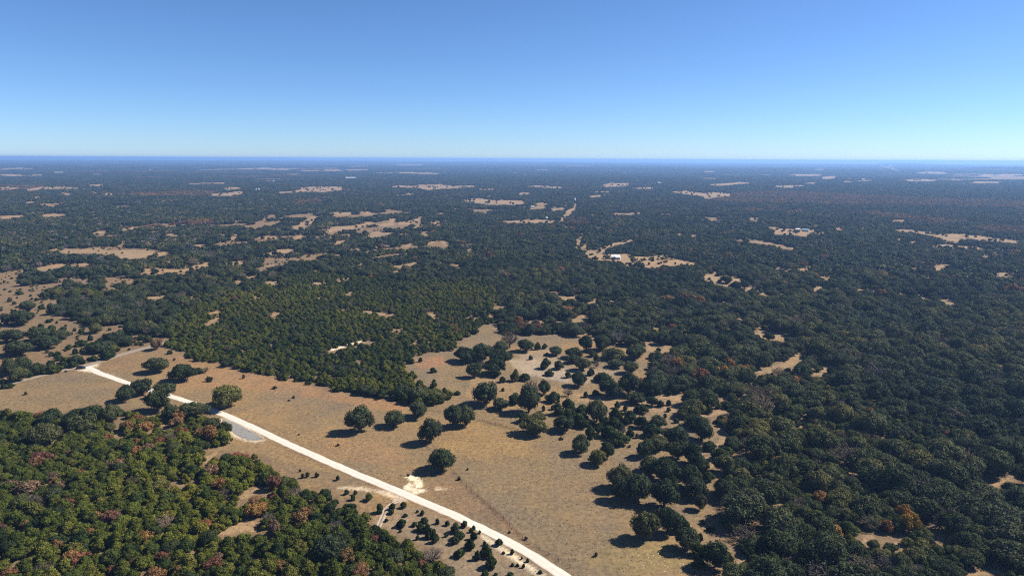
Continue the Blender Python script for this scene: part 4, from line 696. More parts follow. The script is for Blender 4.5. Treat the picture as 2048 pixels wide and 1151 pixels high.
Z8T = [(1200, 690, 1300, 790, 'gold'), (1220, 750, 1350, 860, 'gold', 'bright orange and yellow oak deep in the dark oak woodland'), (1090, 785, 1185, 860, 'rust'), (1110, 535, 1190, 580, 'gold'), (1190, 580, 1245, 615, 'gold'), (750, 640, 830, 690, 'gold'), (700, 820, 850, 900, 'rust'), (590, 1095, 770, 1151, 'bare'), (1270, 480, 1350, 520, 'bare'), (950, 225, 1080, 270, 'bare'), (440, 280, 530, 325, 'bare'), (1290, 1105, 1380, 1151, 'gold'), (1290, 330, 1370, 390, 'rust'), (330, 310, 430, 390, 'oak'), (690, 130, 790, 185, 'bare'), (40, 650, 170, 700, 'bare'), (940, 530, 1010, 575, 'rust'), (230, 350, 300, 400, 'bare')]
LISTED += [('8',) + t for t in Z8T]; VIEW['8'] = (1428, 800, 3.279)
YJ = [(600, 570, 635, 600), (660, 575, 688, 602), (640, 600, 675, 635), (730, 595, 788, 638), (800, 660, 855, 715), (890, 658, 935, 697), (880, 695, 930, 725), (960, 648, 1000, 685), (1060, 700, 1082, 716), (1085, 702, 1120, 732), (975, 725, 1010, 742), (935, 758, 1008, 808), (1090, 748, 1145, 782), (1030, 775, 1075, 805), (1185, 755, 1215, 788), (1055, 785, 1120, 832), (1110, 790, 1160, 840), (1120, 815, 1195, 875), (1160, 855, 1212, 905), (1245, 768, 1280, 798), (1285, 785, 1340, 840), (1290, 835, 1380, 890), (1285, 870, 1340, 915), (1350, 770, 1395, 808), (1400, 815, 1430, 842), (1420, 800, 1445, 825), (1375, 888, 1440, 945), (1410, 840, 1455, 885), (1305, 950, 1380, 1000), (1430, 965, 1478, 1015), (1470, 925, 1555, 995), (1490, 900, 1515, 925), (1505, 995, 1582, 1065), (1570, 885, 1620, 925), (1665, 950, 1692, 980), (1610, 965, 1635, 980), (1765, 1010, 1790, 1032), (1730, 998, 1748, 1015), (1670, 1040, 1692, 1058), (1700, 1042, 1725, 1060), (1740, 1045, 1762, 1068), (1480, 1085, 1530, 1123), (1560, 1100, 1585, 1118), (1640, 1100, 1690, 1123), (1845, 1085, 1872, 1105), (860, 755, 885, 775), (950, 825, 972, 842), (1060, 860, 1085, 890), (1460, 830, 1480, 850), (1245, 845, 1270, 870)]
LISTED += [('3',) + t + ('shrub',) for t in YJ]
LISTED += [('3',) + t + ('weed',) for t in ((550, 275, 578, 292), (545, 482, 578, 510), (325, 460, 352, 500), (350, 458, 382, 490), (410, 460, 445, 490), (310, 440, 330, 455), (1325, 485, 1350, 508), (1385, 432, 1402, 446), (305, 212, 320, 222), (1000, 470, 1025, 482), (1975, 236, 2005, 250), (1650, 835, 1670, 848), (1755, 870, 1780, 890))]

PLACED = []                                     # (x, y, r) of trees set one by one
TOP = {'oak': 1.42, 'rust': 1.42, 'gold': 1.42, 'bare': 1.30, 'juniper': 1.45, 'darkjun': 1.45, 'shrub': 1.22, 'weed': 1.22}
ZONE_TEXT = {
 1: ('in woods by the gravel pad', 'trees of the juniper woods by the gravel pad'),
 2: ('in the thicket along the pasture', 'trees of the thicket along the pasture'),
 3: ('on savannah across the county road', 'savannah trees across the county road'),
 4: ('in the dark oak woodland', 'trees of the dark oak woodland'),
 5: ('in woods near the white house', 'trees of the woods near the white house'),
 6: ('on the rocky pasture margin', 'scattered trees on the rocky margin'),
 7: ('on the strip beside the gravel road', 'young junipers beside the gravel road'),
 8: ('on the open pasture grass', 'weeds on the pasture')}
LOOK = {'oak': 'grey-green live oak', 'juniper': 'yellow-green juniper', 'darkjun': 'dark green dense juniper', 'rust': 'rust-brown autumn oak', 'gold': 'golden-orange oak', 'bare': 'leafless grey tree', 'shrub': 'round young juniper', 'weed': 'small dark weed clump'}
def zone_of(view, kind, px, py):
    if view == '3' and kind == 'shrub': return 7
    if kind == 'weed': return 8
    z = int(sample(ZONE, np.array(px), np.array(py)))
    if sample(OPEN, np.array(px), np.array(py)) and z in (4, 5, 2) and px > 880: return 6
    return z
GROUPS = {}
SHORT = {'oak': 'a live oak', 'juniper': 'a juniper', 'darkjun': 'a dark juniper', 'rust': 'a rust-brown oak', 'gold': 'a golden oak', 'bare': 'a leafless tree', 'shrub': 'a young juniper'}
MEDIAN = {'oak': 4.3, 'juniper': 2.8, 'darkjun': 2.8, 'rust': 3.0, 'gold': 3.4, 'bare': 3.2, 'shrub': 1.25, 'weed': .6}
def zone_label(kind, z, r, ctx='', zs=1.0):
    """what sets a tree apart: its size, what it touches, where it grows"""
    q = r / MEDIAN[kind]; size = 'huge' if q > 1.45 else 'broad' if q > 1.12 else 'small' if q < .85 else 'middling'
    if q < .6: size = 'tiny'
    return ' '.join((size + (' flat ' if zs < .91 else ' tall ' if zs > 1.03 else ' ') + LOOK[kind] + ' ' + ctx + ' ' + ZONE_TEXT[z][0]).split()), (LOOK[kind] + ', ' + ZONE_TEXT[z][1])
for t in LISTED:
    ox, oy, s = VIEW[t[0]]; x0, y0, x1, y1 = ox + t[1] / s, oy + t[2] / s, ox + t[3] / s, oy + t[4] / s; kind = t[5]
    cx, cy = (x0 + x1) / 2, (y0 + y1) / 2; zc = 3.0
    for _ in range(4):
        gx, gy = at_z(cx, cy, zc); dist = math.sqrt(gx * gx + gy * gy + (CAM_Z - zc) ** 2); mpp = dist / F / math.sqrt(1 + ((cx - W / 2) / F) ** 2) * 1.0
        r = (x1 - x0) / 2 * mpp; th = math.asin((CAM_Z - zc) / dist); hh = (y1 - y0) / 2 * mpp
        b = math.sqrt(max(hh * hh - (0.85 * r * math.sin(th)) ** 2, (0.45 * r) ** 2)) / math.cos(th); b = min(b, 1.15 * r)
        zs = 2 * b * 1.08 / (TOP[kind] * r); zc = 0.52 * TOP[kind] * zs * r
    zn = zone_of(t[0], kind, cx, y1 - 2); lab, grp = (t[6], None) if len(t) > 6 else zone_label(kind, zn, r)
    gz = float(terrain(gx, gy)); plant(kind, gx, gy, gz, r * 1.04, max(zs, .6), lab, grp); PLACED.append((gx, gy, r))
    GROUPS[kind] = GROUPS.get(kind, 0) + 1

# ------------------------------------------------------------------ the rest of the woods
OX, OY, CELL = -3600.0, 60.0, 2.0
OCC = np.zeros((int(3700 / CELL), int(7200 / CELL)), bool)
def stamp(x, y, r):
    i = np.round((x - OX) / CELL).astype(int); j = np.round((y - OY) / CELL).astype(int)
    k = int(np.ceil(np.max(r) / CELL)) if len(r) else 0
    for a in range(-k, k + 1):
        for b in range(-k, k + 1):
            m = (a * a + b * b) * CELL * CELL <= r * r
            ii, jj = i[m] + a, j[m] + b; g = (ii >= 0) & (ii < OCC.shape[1]) & (jj >= 0) & (jj < OCC.shape[0]); OCC[jj[g], ii[g]] = True
def occupied(x, y):
    i = np.clip(np.round((x - OX) / CELL).astype(int), 0, OCC.shape[1] - 1); j = np.clip(np.round((y - OY) / CELL).astype(int), 0, OCC.shape[0] - 1); return OCC[j, i]
PA = np.array(PLACED); stamp(PA[:, 0], PA[:, 1], PA[:, 2] * 0.85)
# the roads stay clear
def road_dist(x, y, pix):
    p = np.array([at_z(*q) for q in pix]); d = np.full(len(x), 1e9)
    for a, b in zip(p[:-1], p[1:]):
        ab = b - a; t = np.clip(((x - a[0]) * ab[0] + (y - a[1]) * ab[1]) / (ab @ ab), 0, 1); d = np.minimum(d, np.hypot(x - a[0] - ab[0] * t, y - a[1] - ab[1] * t))
    return d
def candidates(sp, jit, dmin, dmax, seed, half=0.80):
    g = np.random.default_rng(seed)
    xs = np.arange(-dmax * math.sin(half), dmax * math.sin(half), sp); ys = np.arange(dmin * 0.6, dmax, sp * 0.87)
    X, Y = np.meshgrid(xs, ys); X = X + (np.arange(len(ys)) % 2)[:, None] * sp / 2
    x = X.ravel() + g.uniform(-jit, jit, X.size); y = Y.ravel() + g.uniform(-jit, jit, X.size)
    d = np.hypot(x, y); k = (d > dmin) & (d < dmax) & (np.abs(np.arctan2(x, y)) < half)
    x, y = x[k], y[k]; z = terrain(x, y); px, py = project(x, y, z)
    k = (px > -330) & (px < 2378) & (py < 1560)
    return x[k], y[k], z[k], g
def clear_of_open(x, y, z, r, h):
    ok = np.ones(len(x), bool); d = np.hypot(x, y)
    stray = (_hash(np.floor(x * 7), np.floor(y * 7), 5) < np.where(d > 1500, .015, .05)) & (r < 30)
    lx, ly = -x / d, -y / d; sx, sy = -ly, lx
    for a, b, c in ((0, 0, 1.0), (0, 0, .5), (.85, 0, .12), (-.3, 0, .9), (0, .85, .5), (0, -.85, .5), (0, .5, .85), (0, -.5, .85), (0.1, 0, 0.05), (.5, .4, .2), (.5, -.4, .2), (0, .45, .3), (0, -.45, .3), (0, .4, .65), (0, -.4, .65), (0, 0, .75), (0, 0, .28), (.3, .75, .25), (.3, -.75, .25)):
        px, py = project(x + lx * r * a + sx * r * b, y + ly * r * a + sy * r * b, z + h * c); o = sample(OPEN, px, py)
        # clearings other than the pasture have a frayed rim and stray trees
        fx = (fbm(x, y, 22, 801, 3) - .5) * np.clip(9000 / d * sstep(250, 900, d), 3, 16); fy = (fbm(x, y, 22, 811, 3) - .5) * np.clip(2300 / d * sstep(250, 900, d), .7, 4)
        o2 = sample(OPEN, px + fx, py + fy)
        ok &= (o != 1) & ((o2 != 2) | stray)
    return ok
ALL = []                                       # arrays: x, y, z, r, zs, kind, zone
def add_pass(sp, jit, dmin, dmax, seed, rlo, rhi, prob, kinds, occ_r, stamp_f, size_by_zone=None, ignore_cover=False):
    x, y, z, g = candidates(sp, jit, dmin, dmax, seed); px, py = project(x, y, z); zn = sample(ZONE, px, py); cv = sample(COVER, px, py)
    r = g.uniform(rlo, rhi, len(x)) * np.where(zn == 2, 0.82, np.where((zn == 4) & (rlo > 3.5) & (dmax < 2000), g.uniform(.95, 1.4, len(x)), 1.0))
    nz = np.where((np.hypot(x, y) > 800) & (zn != 4), uni(.6 * fbm(x, y, 120, 331, 3) + .4 * fbm(x, y, 34, 341, 2)), uni(.55 * fbm(x, y, 42, 301, 3) + .45 * fbm(x, y, 15, 321, 2))); p = np.array([prob.get(int(q), prob[0]) for q in range(8)])[zn]
    # oaks gather in mottes
    p = p * (0.35 + 1.3 * uni(fbm(x, y, 55, 411 + seed, 3))) if prob.get('motte') else p
    k = (g.uniform(size=len(x)) < p) & (ignore_cover | (nz < cv + 0.02)) & ~occupied(x, y) & (g.uniform(size=len(x)) < .985)
    k &= (road_dist(x, y, ROAD) > r + 3) & (road_dist(x, y, COUNTY) > r + 3.2)
    x, y, z, r, zn, px, py = x[k], y[k], z[k], r[k], zn[k], px[k], py[k]
    kd = kinds(x, y, zn, px, py, g); top = np.array([TOP.get(q, 1.5) for q in kd]); zs = g.uniform(.82, 1.12, len(x)); k = clear_of_open(x, y, z, r, r * zs * top)
    x, y, z, r, zs, kd, zn = x[k], y[k], z[k], r[k], zs[k], kd[k], zn[k]
    stamp(x, y, r * stamp_f); ALL.append((x, y, z, r, zs, kd, zn))
def pick(g, n, table):
    ks, ps = zip(*table); c = np.cumsum(ps) / sum(ps); return np.array(ks, dtype='<U8')[np.searchsorted(c, g.uniform(size=n)).clip(0, len(ks) - 1)]
BROWN = np.zeros((RH, RW), np.uint8)            # woods that have turned brown
for p in (FD([(0, 320), (100, 295), (400, 265), (700, 275), (1100, 295), (1600, 320), (2048, 335), (2448, 340), (2448, 400), (2048, 385), (1500, 365), (900, 360), (500, 345), (100, 340)]), FD([(1700, 510), (1850, 498), (2200, 500), (2200, 560), (2000, 545), (1800, 540)]), FD([(500, 400), (620, 390), (640, 415), (540, 420)]), FD([(250, 390), (480, 375), (500, 395), (300, 400)]), FD([(850, 420), (1100, 400), (1400, 440), (1700, 470), (1500, 490), (1100, 430)]),
          FA([(750, 290), (1100, 270), (1400, 268), (1300, 300), (900, 300)]), FA([(900, 500), (1100, 475), (1360, 460), (1360, 480), (1100, 500), (930, 510)]), FA([(0, 225), (180, 235), (300, 228), (200, 260), (0, 262)]), FA([(1850, 330), (2048, 320), (2048, 350), (1900, 348)]), FB([(0, 335), (120, 320), (150, 345), (0, 352)]), FB([(1700, 450), (1830, 445), (1850, 480), (1720, 490)]), CM([(1030, 470), (1300, 460), (1330, 490), (1080, 495)]), CM([(100, 590), (250, 590), (280, 640), (120, 650)]), CM([(400, 530), (480, 520), (490, 560), (410, 570)])):
    poly_fill(BROWN, p, 1)
T_OAK = {1: [('oak', 10), ('rust', .6)], 2: [('oak', 3), ('juniper', 3)], 3: [('oak', 20), ('bare', 2.4)], 4: [('oak', 22), ('bare', 1.5), ('gold', .12), ('rust', .3)], 5: [('oak', 16), ('bare', .9), ('rust', .25)]}
T_MID = {1: [('juniper', 20), ('oak', 1.0), ('rust', 1.0), ('bare', .45), ('darkjun', 2.5)], 2: [('juniper', 30), ('darkjun', 5), ('bare', .8), ('rust', .12)], 3: [('oak', 7), ('darkjun', 6), ('juniper', 2), ('bare', .8)], 4: [('oak', 12), ('darkjun', 7), ('juniper', 2), ('bare', 1.4), ('rust', .25)], 5: [('darkjun', 8), ('juniper', 5), ('oak', 8), ('bare', .6), ('rust', .25)]}
def kinds_from(T):
    def f(x, y, zn, px, py, g):
        out = np.full(len(x), 'oak', '<U8')
        for q in range(1, 6):
            m = zn == q; out[m] = pick(g, m.sum(), T[q])
        b = (sample(BROWN, px, py) == 1) & (g.uniform(size=len(x)) < .85); out[b] = pick(g, b.sum(), [('rust', 7), ('bare', 2), ('gold', .6)])
        return out
    return f
add_pass(9.0, 3.2, 150, 1500, 11, 3.9, 5.6, {0: .62, 1: .05, 2: .04, 3: .95, 4: .80, 5: .45, 'motte': 1}, kinds_from(T_OAK), 1, .80)
add_pass(5.6, 2.0, 150, 1500, 12, 2.5, 3.6, {0: .97, 3: .75}, kinds_from(T_MID), 1, .62)
add_pass(3.9, 1.5, 150, 900, 13, 1.6, 2.4, {0: .85, 3: .5}, kinds_from(T_MID), 1, .55)
def tiny(x, y, zn, px, py, g): return np.full(len(x), 'shrub', '<U8')
add_pass(7.5, 3.4, 150, 1200, 14, .8, 1.7, {0: .0, 1: .0, 2: .05, 3: .42, 4: .04, 5: .05}, tiny, 1, .9, ignore_cover=True)
add_pass(10.0, 3.6, 1500, 3400, 21, 4.2, 6.0, {0: .55, 3: .8, 4: .75, 5: .55, 'motte': 1}, kinds_from(T_OAK), 1, .8)
add_pass(7.0, 2.6, 1500, 3400, 22, 3.0, 4.4, {0: .95, 3: .8}, kinds_from(T_MID), 1, .6)
x, y, z, r, zs, kd, zn = (np.concatenate([a[i] for a in ALL]) for i in range(7))
# bushes on listed open margins are set above; now the largest in view become single trees, the rest the mass
px, py = project(x, y, z); vis = (px > -10) & (px < 2058) & (py < 1175)
d = np.hypot(x, y); show = np.where(vis, r / d, 0)
single = np.zeros(len(x), bool)
for k in ('oak', 'juniper', 'darkjun', 'rust', 'gold', 'bare', 'shrub'):
    lim = 300 - GROUPS.get(k, 0)
    if k == 'juniper': lim = 190 - GROUPS.get(k, 0)
    if k == 'darkjun': lim = 110 - GROUPS.get(k, 0)
    c = np.where((kd == k) & vis & (d < 1500))[0]; c = c[np.argsort(-show[c])][:max(0, lim)]; single[c] = True
for i in np.where(single)[0]:
    near = np.where((np.abs(x - x[i]) < 9) & (np.abs(y - y[i]) < 9))[0]; gap = np.hypot(x[near] - x[i], y[near] - y[i]) - r[near] * .9 - r[i] * .9
    t = near[(gap < 0) & (near != i)]; odd = [str(k) for k in kd[t] if str(k) != str(kd[i])]; rank = ['gold', 'rust', 'bare', 'oak', 'juniper', 'darkjun', 'shrub']
    ctx = ('touching ' + SHORT[min(odd, key=rank.index)]) if odd else ('standing clear' if len(t) == 0 else 'amid its own kind' if len(t) > 2 else '')
    lab, grp = zone_label(str(kd[i]), int(zn[i]), r[i], ctx, zs[i]); plant(str(kd[i]), x[i], y[i], z[i], r[i], zs[i], lab, grp)
MASS = {'oak': ('live_oak_woodland', 'mass of dark live oaks covering the plain behind the nearest ones', 'oak', 'oak_far'), 'juniper': ('juniper_woodland', 'mass of yellow-green junipers covering the slopes behind the nearest ones', 'juniper', 'juniper_far'), 'darkjun': ('dark_juniper_woodland', 'mass of dark green junipers mixed through the far oak woods', 'darkjun', 'darkjun_far'), 'rust': ('rusty_oak_woodland', 'mass of brown autumn oaks in bands across the far plain', 'rust', 'rust_far'), 'gold': ('golden_oak_woodland', 'sprinkle of golden oaks through the far woods', 'gold', None), 'bare': ('bare_woodland', 'mass of leafless grey trees scattered through the far woods', 'bare', 'bare_far'), 'shrub': ('young_juniper_scrub', 'sprinkle of low young junipers over the far savannah', 'shrub', None)}
for k, (nm, lab, near, far) in MASS.items():
    base = (kd == k) & ~single
    for key, m in ((near, base & ((d < 800) | (far is None))), (far, base & (d >= 800) & (far is not None))):
        if key is None or not m.any(): continue
        P = np.stack([x[m], y[m], z[m]], 1); S = np.stack([r[m] * RNG.uniform(.82, 1.22, m.sum()), r[m] * RNG.uniform(.82, 1.22, m.sum()), r[m] * zs[m]], 1)
        scatter(nm if key == near else 'far_' + nm, proto_collection(key), len(PROTO[key]), P, S, RNG.uniform(0, 6.283, m.sum()), lab if key == near else lab.replace('mass', 'distant mass'), 'woodland')
print('TREES', len(x), 'single', single.sum(), {k: int(((kd == k) & vis).sum()) for k in MASS})

# far woods: blocks of treetops out to the skyline
def crown_arrays(key):
    out = []
    for me, tm in PROTO[key]:
        n = len(me.vertices); V = np.zeros(n * 3, np.float32); me.vertices.foreach_get('co', V); T = np.zeros(n, np.float32); me.attributes['leaf'].data.foreach_get('value', T)
        out.append((V.reshape(-1, 3), [tuple(p.vertices) for p in me.polygons], T))
    return out
FAR_CROWNS = {k: crown_arrays(k) for k in ('oak_far', 'darkjun_far', 'juniper_far', 'rust_far', 'bare_far')}
def canopy_block(size, n, rng, far_r, mix):
    V = []; Fc = []; T = []; MI = []; b = 0
    for i in range(n):
        cx, cy = rng.uniform(-size / 2, size / 2, 2); r = rng.uniform(.6, 1.3) * far_r; q = rng.choice(len(mix), p=mix)
        v, f, t = FAR_CROWNS[('oak_far', 'darkjun_far', 'juniper_far', 'rust_far', 'bare_far')[q]][rng.integers(4)]
        a = rng.uniform(0, 6.28); R = np.array([[math.cos(a), -math.sin(a), 0], [math.sin(a), math.cos(a), 0], [0, 0, rng.uniform(.8, 1.1)]])
        V.append(v @ R.T * r + (cx, cy, 0)); Fc += [tuple(k + b for k in g) for g in f]; MI += [q] * len(f); b += len(v); T.append(np.clip(t + rng.uniform(-.15, .15), 0, 1))
    return np.vstack(V), Fc, np.concatenate(T), MI
def far_blocks(name, size, n, far_r, dmin, dmax, mat, seed, want_brown, label, gap):
    c = bpy.data.collections.new('proto_' + name); g = np.random.default_rng(seed)
    for i in range(6):
        V, Fc, T, MI = canopy_block(size * 1.15, n, g, far_r, mat); me = bpy.data.meshes.new('canopy'); me.from_pydata(V.tolist(), [], Fc)
        for q in ('oak', 'darkjun', 'juniper', 'brownwood', 'bare'): me.materials.append(M[q])
        me.polygons.foreach_set('material_index', np.array(MI, np.int32))
        a = me.attributes.new('leaf', 'FLOAT', 'POINT'); a.data.foreach_set('value', T.astype(np.float32)); c.objects.link(bpy.data.objects.new('%s_shape_%02d' % (name, i), me))
    x, y, z, g = candidates(size, size * .3, dmin, dmax, seed); px, py = project(x, y, z)
    ok = clear_of_open(x, y, z, np.full(len(x), size * .5), np.full(len(x), far_r * 1.5))
    ok &= uni(.5 * fbm(x, y, gap, 501, 4) + .5 * fbm(x, y, gap * .35, 511, 3)) < np.where(uni(fbm(x, y, 4500, 521, 2)) > .5, .66, .86); ok &= g.uniform(size=len(x)) < .94
    br = (sample(BROWN, px, py) == 1) & (g.uniform(size=len(x)) < .85) | (uni(fbm(x, y, 700, 555, 3)) > .93)
    ok &= br == want_brown; x, y, z = x[ok], y[ok], z[ok]; s = np.stack([np.ones(len(x))] * 2 + [g.uniform(.8, 1.25, len(x))], 1)
    scatter(name, c, 6, np.stack([x, y, z], 1), s, g.integers(0, 4, len(x)) * math.pi / 2, label, 'woodland'); print(name, len(x))
for wb, mt, nm, lb in ((False, (.48, .34, .12, .02, .04), 'plain_forest', 'dark woods spread over the plain'), (True, (.22, .12, .0, .56, .10), 'brown_plain_forest', 'brown autumn woods spread over the plain')):
    far_blocks(nm, 36, 24, 4.2, 3400, 8000, mt, 31, wb, lb + ' past the nearer woods', 1300)
    far_blocks('skyline_' + nm, 90, 46, 9.0, 8000, 15500, mt, 33, wb, lb + ' toward the skyline', 2600)
    far_blocks('horizon_' + nm, 190, 46, 15.0, 15500, 27000, mt, 35, wb, lb + ' along the horizon', 4200)

# ------------------------------------------------------------------ grass tussocks and limestone on the pasture
def tuft_collection():
    c = bpy.data.collections.new('proto_tuft'); g = np.random.default_rng(9)
    for i in range(5):
        V, Fc = [], []
        for b in range(16):
            a = g.uniform(0, 6.283); o = g.uniform(0, .3); p = np.array([math.cos(a) * o, math.sin(a) * o, 0]); l = np.array([math.cos(a) * .5, math.sin(a) * .5, g.uniform(.5, 1.0)]); w = np.array([-math.sin(a), math.cos(a), 0]) * .16
            s = len(V); V += [p - w, p + w, p + l * .6 + w * .6, p + l, p + l * .6 - w * .6]; Fc.append((s, s + 1, s + 2, s + 3, s + 4))
        me = bpy.data.meshes.new('tuft'); me.from_pydata([tuple(v) for v in V], [], Fc); me.materials.append(M['straw'])
        at_ = me.attributes.new('leaf', 'FLOAT', 'POINT'); at_.data.foreach_set('value', g.uniform(.1, .8, len(V)).astype(np.float32)); c.objects.link(bpy.data.objects.new('tuft_shape_%02d' % i, me))
    return c
x, y, z, g = candidates(1.9, .95, 150, 620, 71); px, py = project(x, y, z)
k = (sample(OPEN, px, py) > 0) | (sample(ZONE, px, py) == 3); k &= (road_dist(x, y, ROAD) > 3.2) & (road_dist(x, y, COUNTY) > 3.8) & (uni(fbm(x, y, 9, 91, 3)) < .62)
x, y, z = x[k], y[k], z[k]; s = g.uniform(.12, .34, len(x))
scatter('grass_tussocks', tuft_collection(), 5, np.stack([x, y, z], 1), np.stack([s, s, s * .8], 1), g.uniform(0, 6.28, len(x)), 'dry tan grass tussocks dotted over the pasture', 'grass'); print('tufts', len(x))
def rock_collection():
    c = bpy.data.collections.new('proto_rock'); g = np.random.default_rng(19)
    for i in range(5):
        V = ICO_V * g.uniform(.6, 1.2, (len(ICO_V), 1)) * (1, g.uniform(.6, 1), .45); me = bpy.data.meshes.new('rock'); me.from_pydata(V.tolist(), [], [tuple(int(q) for q in f) for f in ICO_F]); me.materials.append(M['rock']); c.objects.link(bpy.data.objects.new('rock_shape_%02d' % i, me))
    return c
ROCKY = np.zeros((RH, RW), np.uint8)
for p in (zz(600, 640, 3.197, [(1330, 260), (1480, 200), (1720, 300), (1900, 330), (1900, 400), (1560, 380), (1400, 340)]), Z5([(120, 200), (330, 190), (450, 260), (640, 300), (780, 300), (640, 420), (300, 380), (150, 330)]), Z5([(700, 480), (1150, 470), (1130, 640), (900, 600)]), zz(1100, 800, 3.2, [(300, 1000), (560, 960), (900, 990), (860, 1100), (300, 1110)])): poly_fill(ROCKY, p, 1)
x, y, z, g = candidates(2.2, 1.1, 150, 620, 72); px, py = project(x, y, z); k = (sample(ROCKY, px, py) == 1) & (uni(fbm(x, y, 12, 95, 3)) > .5); x, y, z = x[k], y[k], z[k]; s = g.uniform(.12, .5, len(x)) ** 1.3
scatter('limestone_rubble', rock_collection(), 5, np.stack([x, y, z], 1), np.stack([s, s, s], 1), g.uniform(0, 6.28, len(x)), 'pale limestone rubble strewn between the scattered trees', 'rocks')

# ------------------------------------------------------------------ built things
def box(V, Fc, x0, x1, y0, y1, z0, z1):
    s = len(V); V += [(x0, y0, z0), (x1, y0, z0), (x1, y1, z0), (x0, y1, z0), (x0, y0, z1), (x1, y0, z1), (x1, y1, z1), (x0, y1, z1)]
    Fc += [(s, s + 3, s + 2, s + 1), (s + 4, s + 5, s + 6, s + 7), (s, s + 1, s + 5, s + 4), (s + 1, s + 2, s + 6, s + 5), (s + 2, s + 3, s + 7, s + 6), (s + 3, s, s + 4, s + 7)]
def bx(name, par, mat, *b):
    V, Fc = [], []; box(V, Fc, *b); return mesh_obj(name, V, Fc, mat, par)
def gable_roof(name, par, mat, l, w, z, rise, over=.5, t=.15, yc=0.0, xc=0.0):
    V, Fc = [], []
    a, b = l / 2 + over, w / 2 + over
    prof = [(-b, z - rise * over / (w / 2)), (0, z + rise), (b, z - rise * over / (w / 2))]
    for xx in (-a, a):
        for (yy, q) in prof: V.append((xx + xc, yy + yc, q + t))
        for (yy, q) in prof: V.append((xx + xc, yy + yc, q))
    Fc = [(0, 1, 7, 6), (1, 2, 8, 7), (3, 9, 10, 4), (4, 10, 11, 5), (0, 6, 9, 3), (2, 5, 11, 8), (0, 3, 4, 1), (1, 4, 5, 2), (6, 7, 10, 9), (7, 8, 11, 10)]
    return mesh_obj(name, V, Fc, mat, par)
def gable_walls(name, par, mat, l, w, z, rise, yc=0.0, xc=0.0):
    a, b = l / 2, w / 2
    V = [(-a + xc, -b + yc, -.5), (a + xc, -b + yc, -.5), (a + xc, b + yc, -.5), (-a + xc, b + yc, -.5), (-a + xc, -b + yc, z), (a + xc, -b + yc, z), (a + xc, b + yc, z), (-a + xc, b + yc, z), (-a + xc, yc, z + rise), (a + xc, yc, z + rise)]
    return mesh_obj(name, V, [(0, 1, 5, 4), (2, 3, 7, 6), (1, 2, 6, 9, 5), (3, 0, 4, 8, 7), (0, 3, 2, 1)], mat, par)
def building(name, px, py, l, w, h, rise, rz, wall, roof, label, cat, nwin=3, group=None, door=True):
    gx, gy, gz = ground_at(px, py); e = empty(name, (gx, gy, gz), rz)
    gable_walls('wall', e, M[wall], l, w, h, rise); gable_roof('roof', e, M[roof], l, w, h, rise)
    for i in range(nwin):
        xx = (-.5 + (i + 1) / (nwin + 1)) * l; f = bx('window', e, M['white_wall'], xx - .6, xx + .6, -w / 2 - .06, -w / 2 - .004, h * .38, h * .78); bx('pane', f, M['glass'], xx - .5, xx + .5, -w / 2 - .08, -w / 2 - .062, h * .42, h * .74)
    if door: bx('door', e, M['dark_door'], l * .38, l * .38 + 1.1, -w / 2 - .05, -w / 2 - .004, 0, min(2.1, h * .8))
    tag(e, label, cat, group); return e
# white house in the clearing: main block, cross wing and porch
gx, gy, gz = ground_at(1231, 517); e = empty('farmhouse', (gx, gy, gz), math.radians(-14))
gable_walls('wall', e, M['white_wall'], 9.5, 7.0, 3.2, 1.9); gable_roof('roof', e, M['white_metal'], 9.5, 7.0, 3.2, 1.9)
gable_walls('wing_wall', e, M['white_wall'], 5.5, 5.0, 2.7, 1.4, yc=-4.6, xc=3.6); gable_roof('wing_roof', e, M['white_metal'], 5.5, 5.0, 2.7, 1.4, yc=-4.6, xc=3.6)
p = bx('porch_roof', e, M['white_metal'], -5.0, .6, -6.2, -3.9, 2.45, 2.58)
for xx in (-4.8, -2.2, .4): bx('porch_post', p, M['white_wall'], xx - .07, xx + .07, -6.1, -5.96, 0, 2.44)
for xx in (-3.6, -.6): f = bx('window', e, M['white_wall'], xx - .7, xx + .7, -3.57, -3.505, 1.0, 2.2); bx('pane', f, M['glass'], xx - .58, xx + .58, -3.60, -3.575, 1.1, 2.1)
bx('door', e, M['dark_door'], -2.5, -1.5, -3.56, -3.505, 0, 2.1); bx('window', e, M['glass'], 2.9, 4.3, -7.16, -7.105, .9, 2.0)
bx('chimney', e, M['tan_wall'], -2.6, -1.9, -.4, .3, 4.4, 5.8)
tag(e, 'white house with white metal roofs in the tan clearing', 'house')
building('metal_barn', 702, 357.5, 62, 22, 7, 3, math.radians(3), 'white_metal', 'white_metal', 'long white metal barn on its own in the far woods', 'barn', 5)
building('metal_barn', 118, 346.5, 60, 26, 6, 3, math.radians(-4), 'white_metal', 'white_metal', 'wide pale barn roof beside the tan field strip near the skyline', 'barn', 4)
building('cottage', 1090, 438.5, 10, 8, 3, 1.8, .3, 'white_wall', 'blue_roof', 'small pale house at the edge of the clearing by the trail', 'house', 2)
building('cottage', 1208, 392.5, 15, 10, 3.6, 2, -.2, 'white_wall', 'white_metal', 'white house beside a narrow yard in the woods past the trail', 'house', 3)
building('machine_shed', 1612, 462.5, 12, 6, 3.0, 1.2, -.9, 'tan_wall', 'blue_roof', 'long shed with pale blue roof in the tan farmyard', 'shed', 3)
building('machine_shed', 1594, 461, 9, 6, 2.8, 1.2, .4, 'tan_wall', 'grey_roof', 'short shed with grey roof in the tan farmyard', 'shed', 2)
building('cottage', 1484, 451, 11, 8, 3, 1.6, .1, 'white_wall', 'blue_roof', 'lone house with pale blue roof sunk in the oak woods', 'house', 2)
building('cottage', 1063, 415.5, 13, 9, 3.2, 1.7, .2, 'tan_wall', 'grey_roof', 'grey-roofed house among small yards beside the dirt trail', 'house', 2)
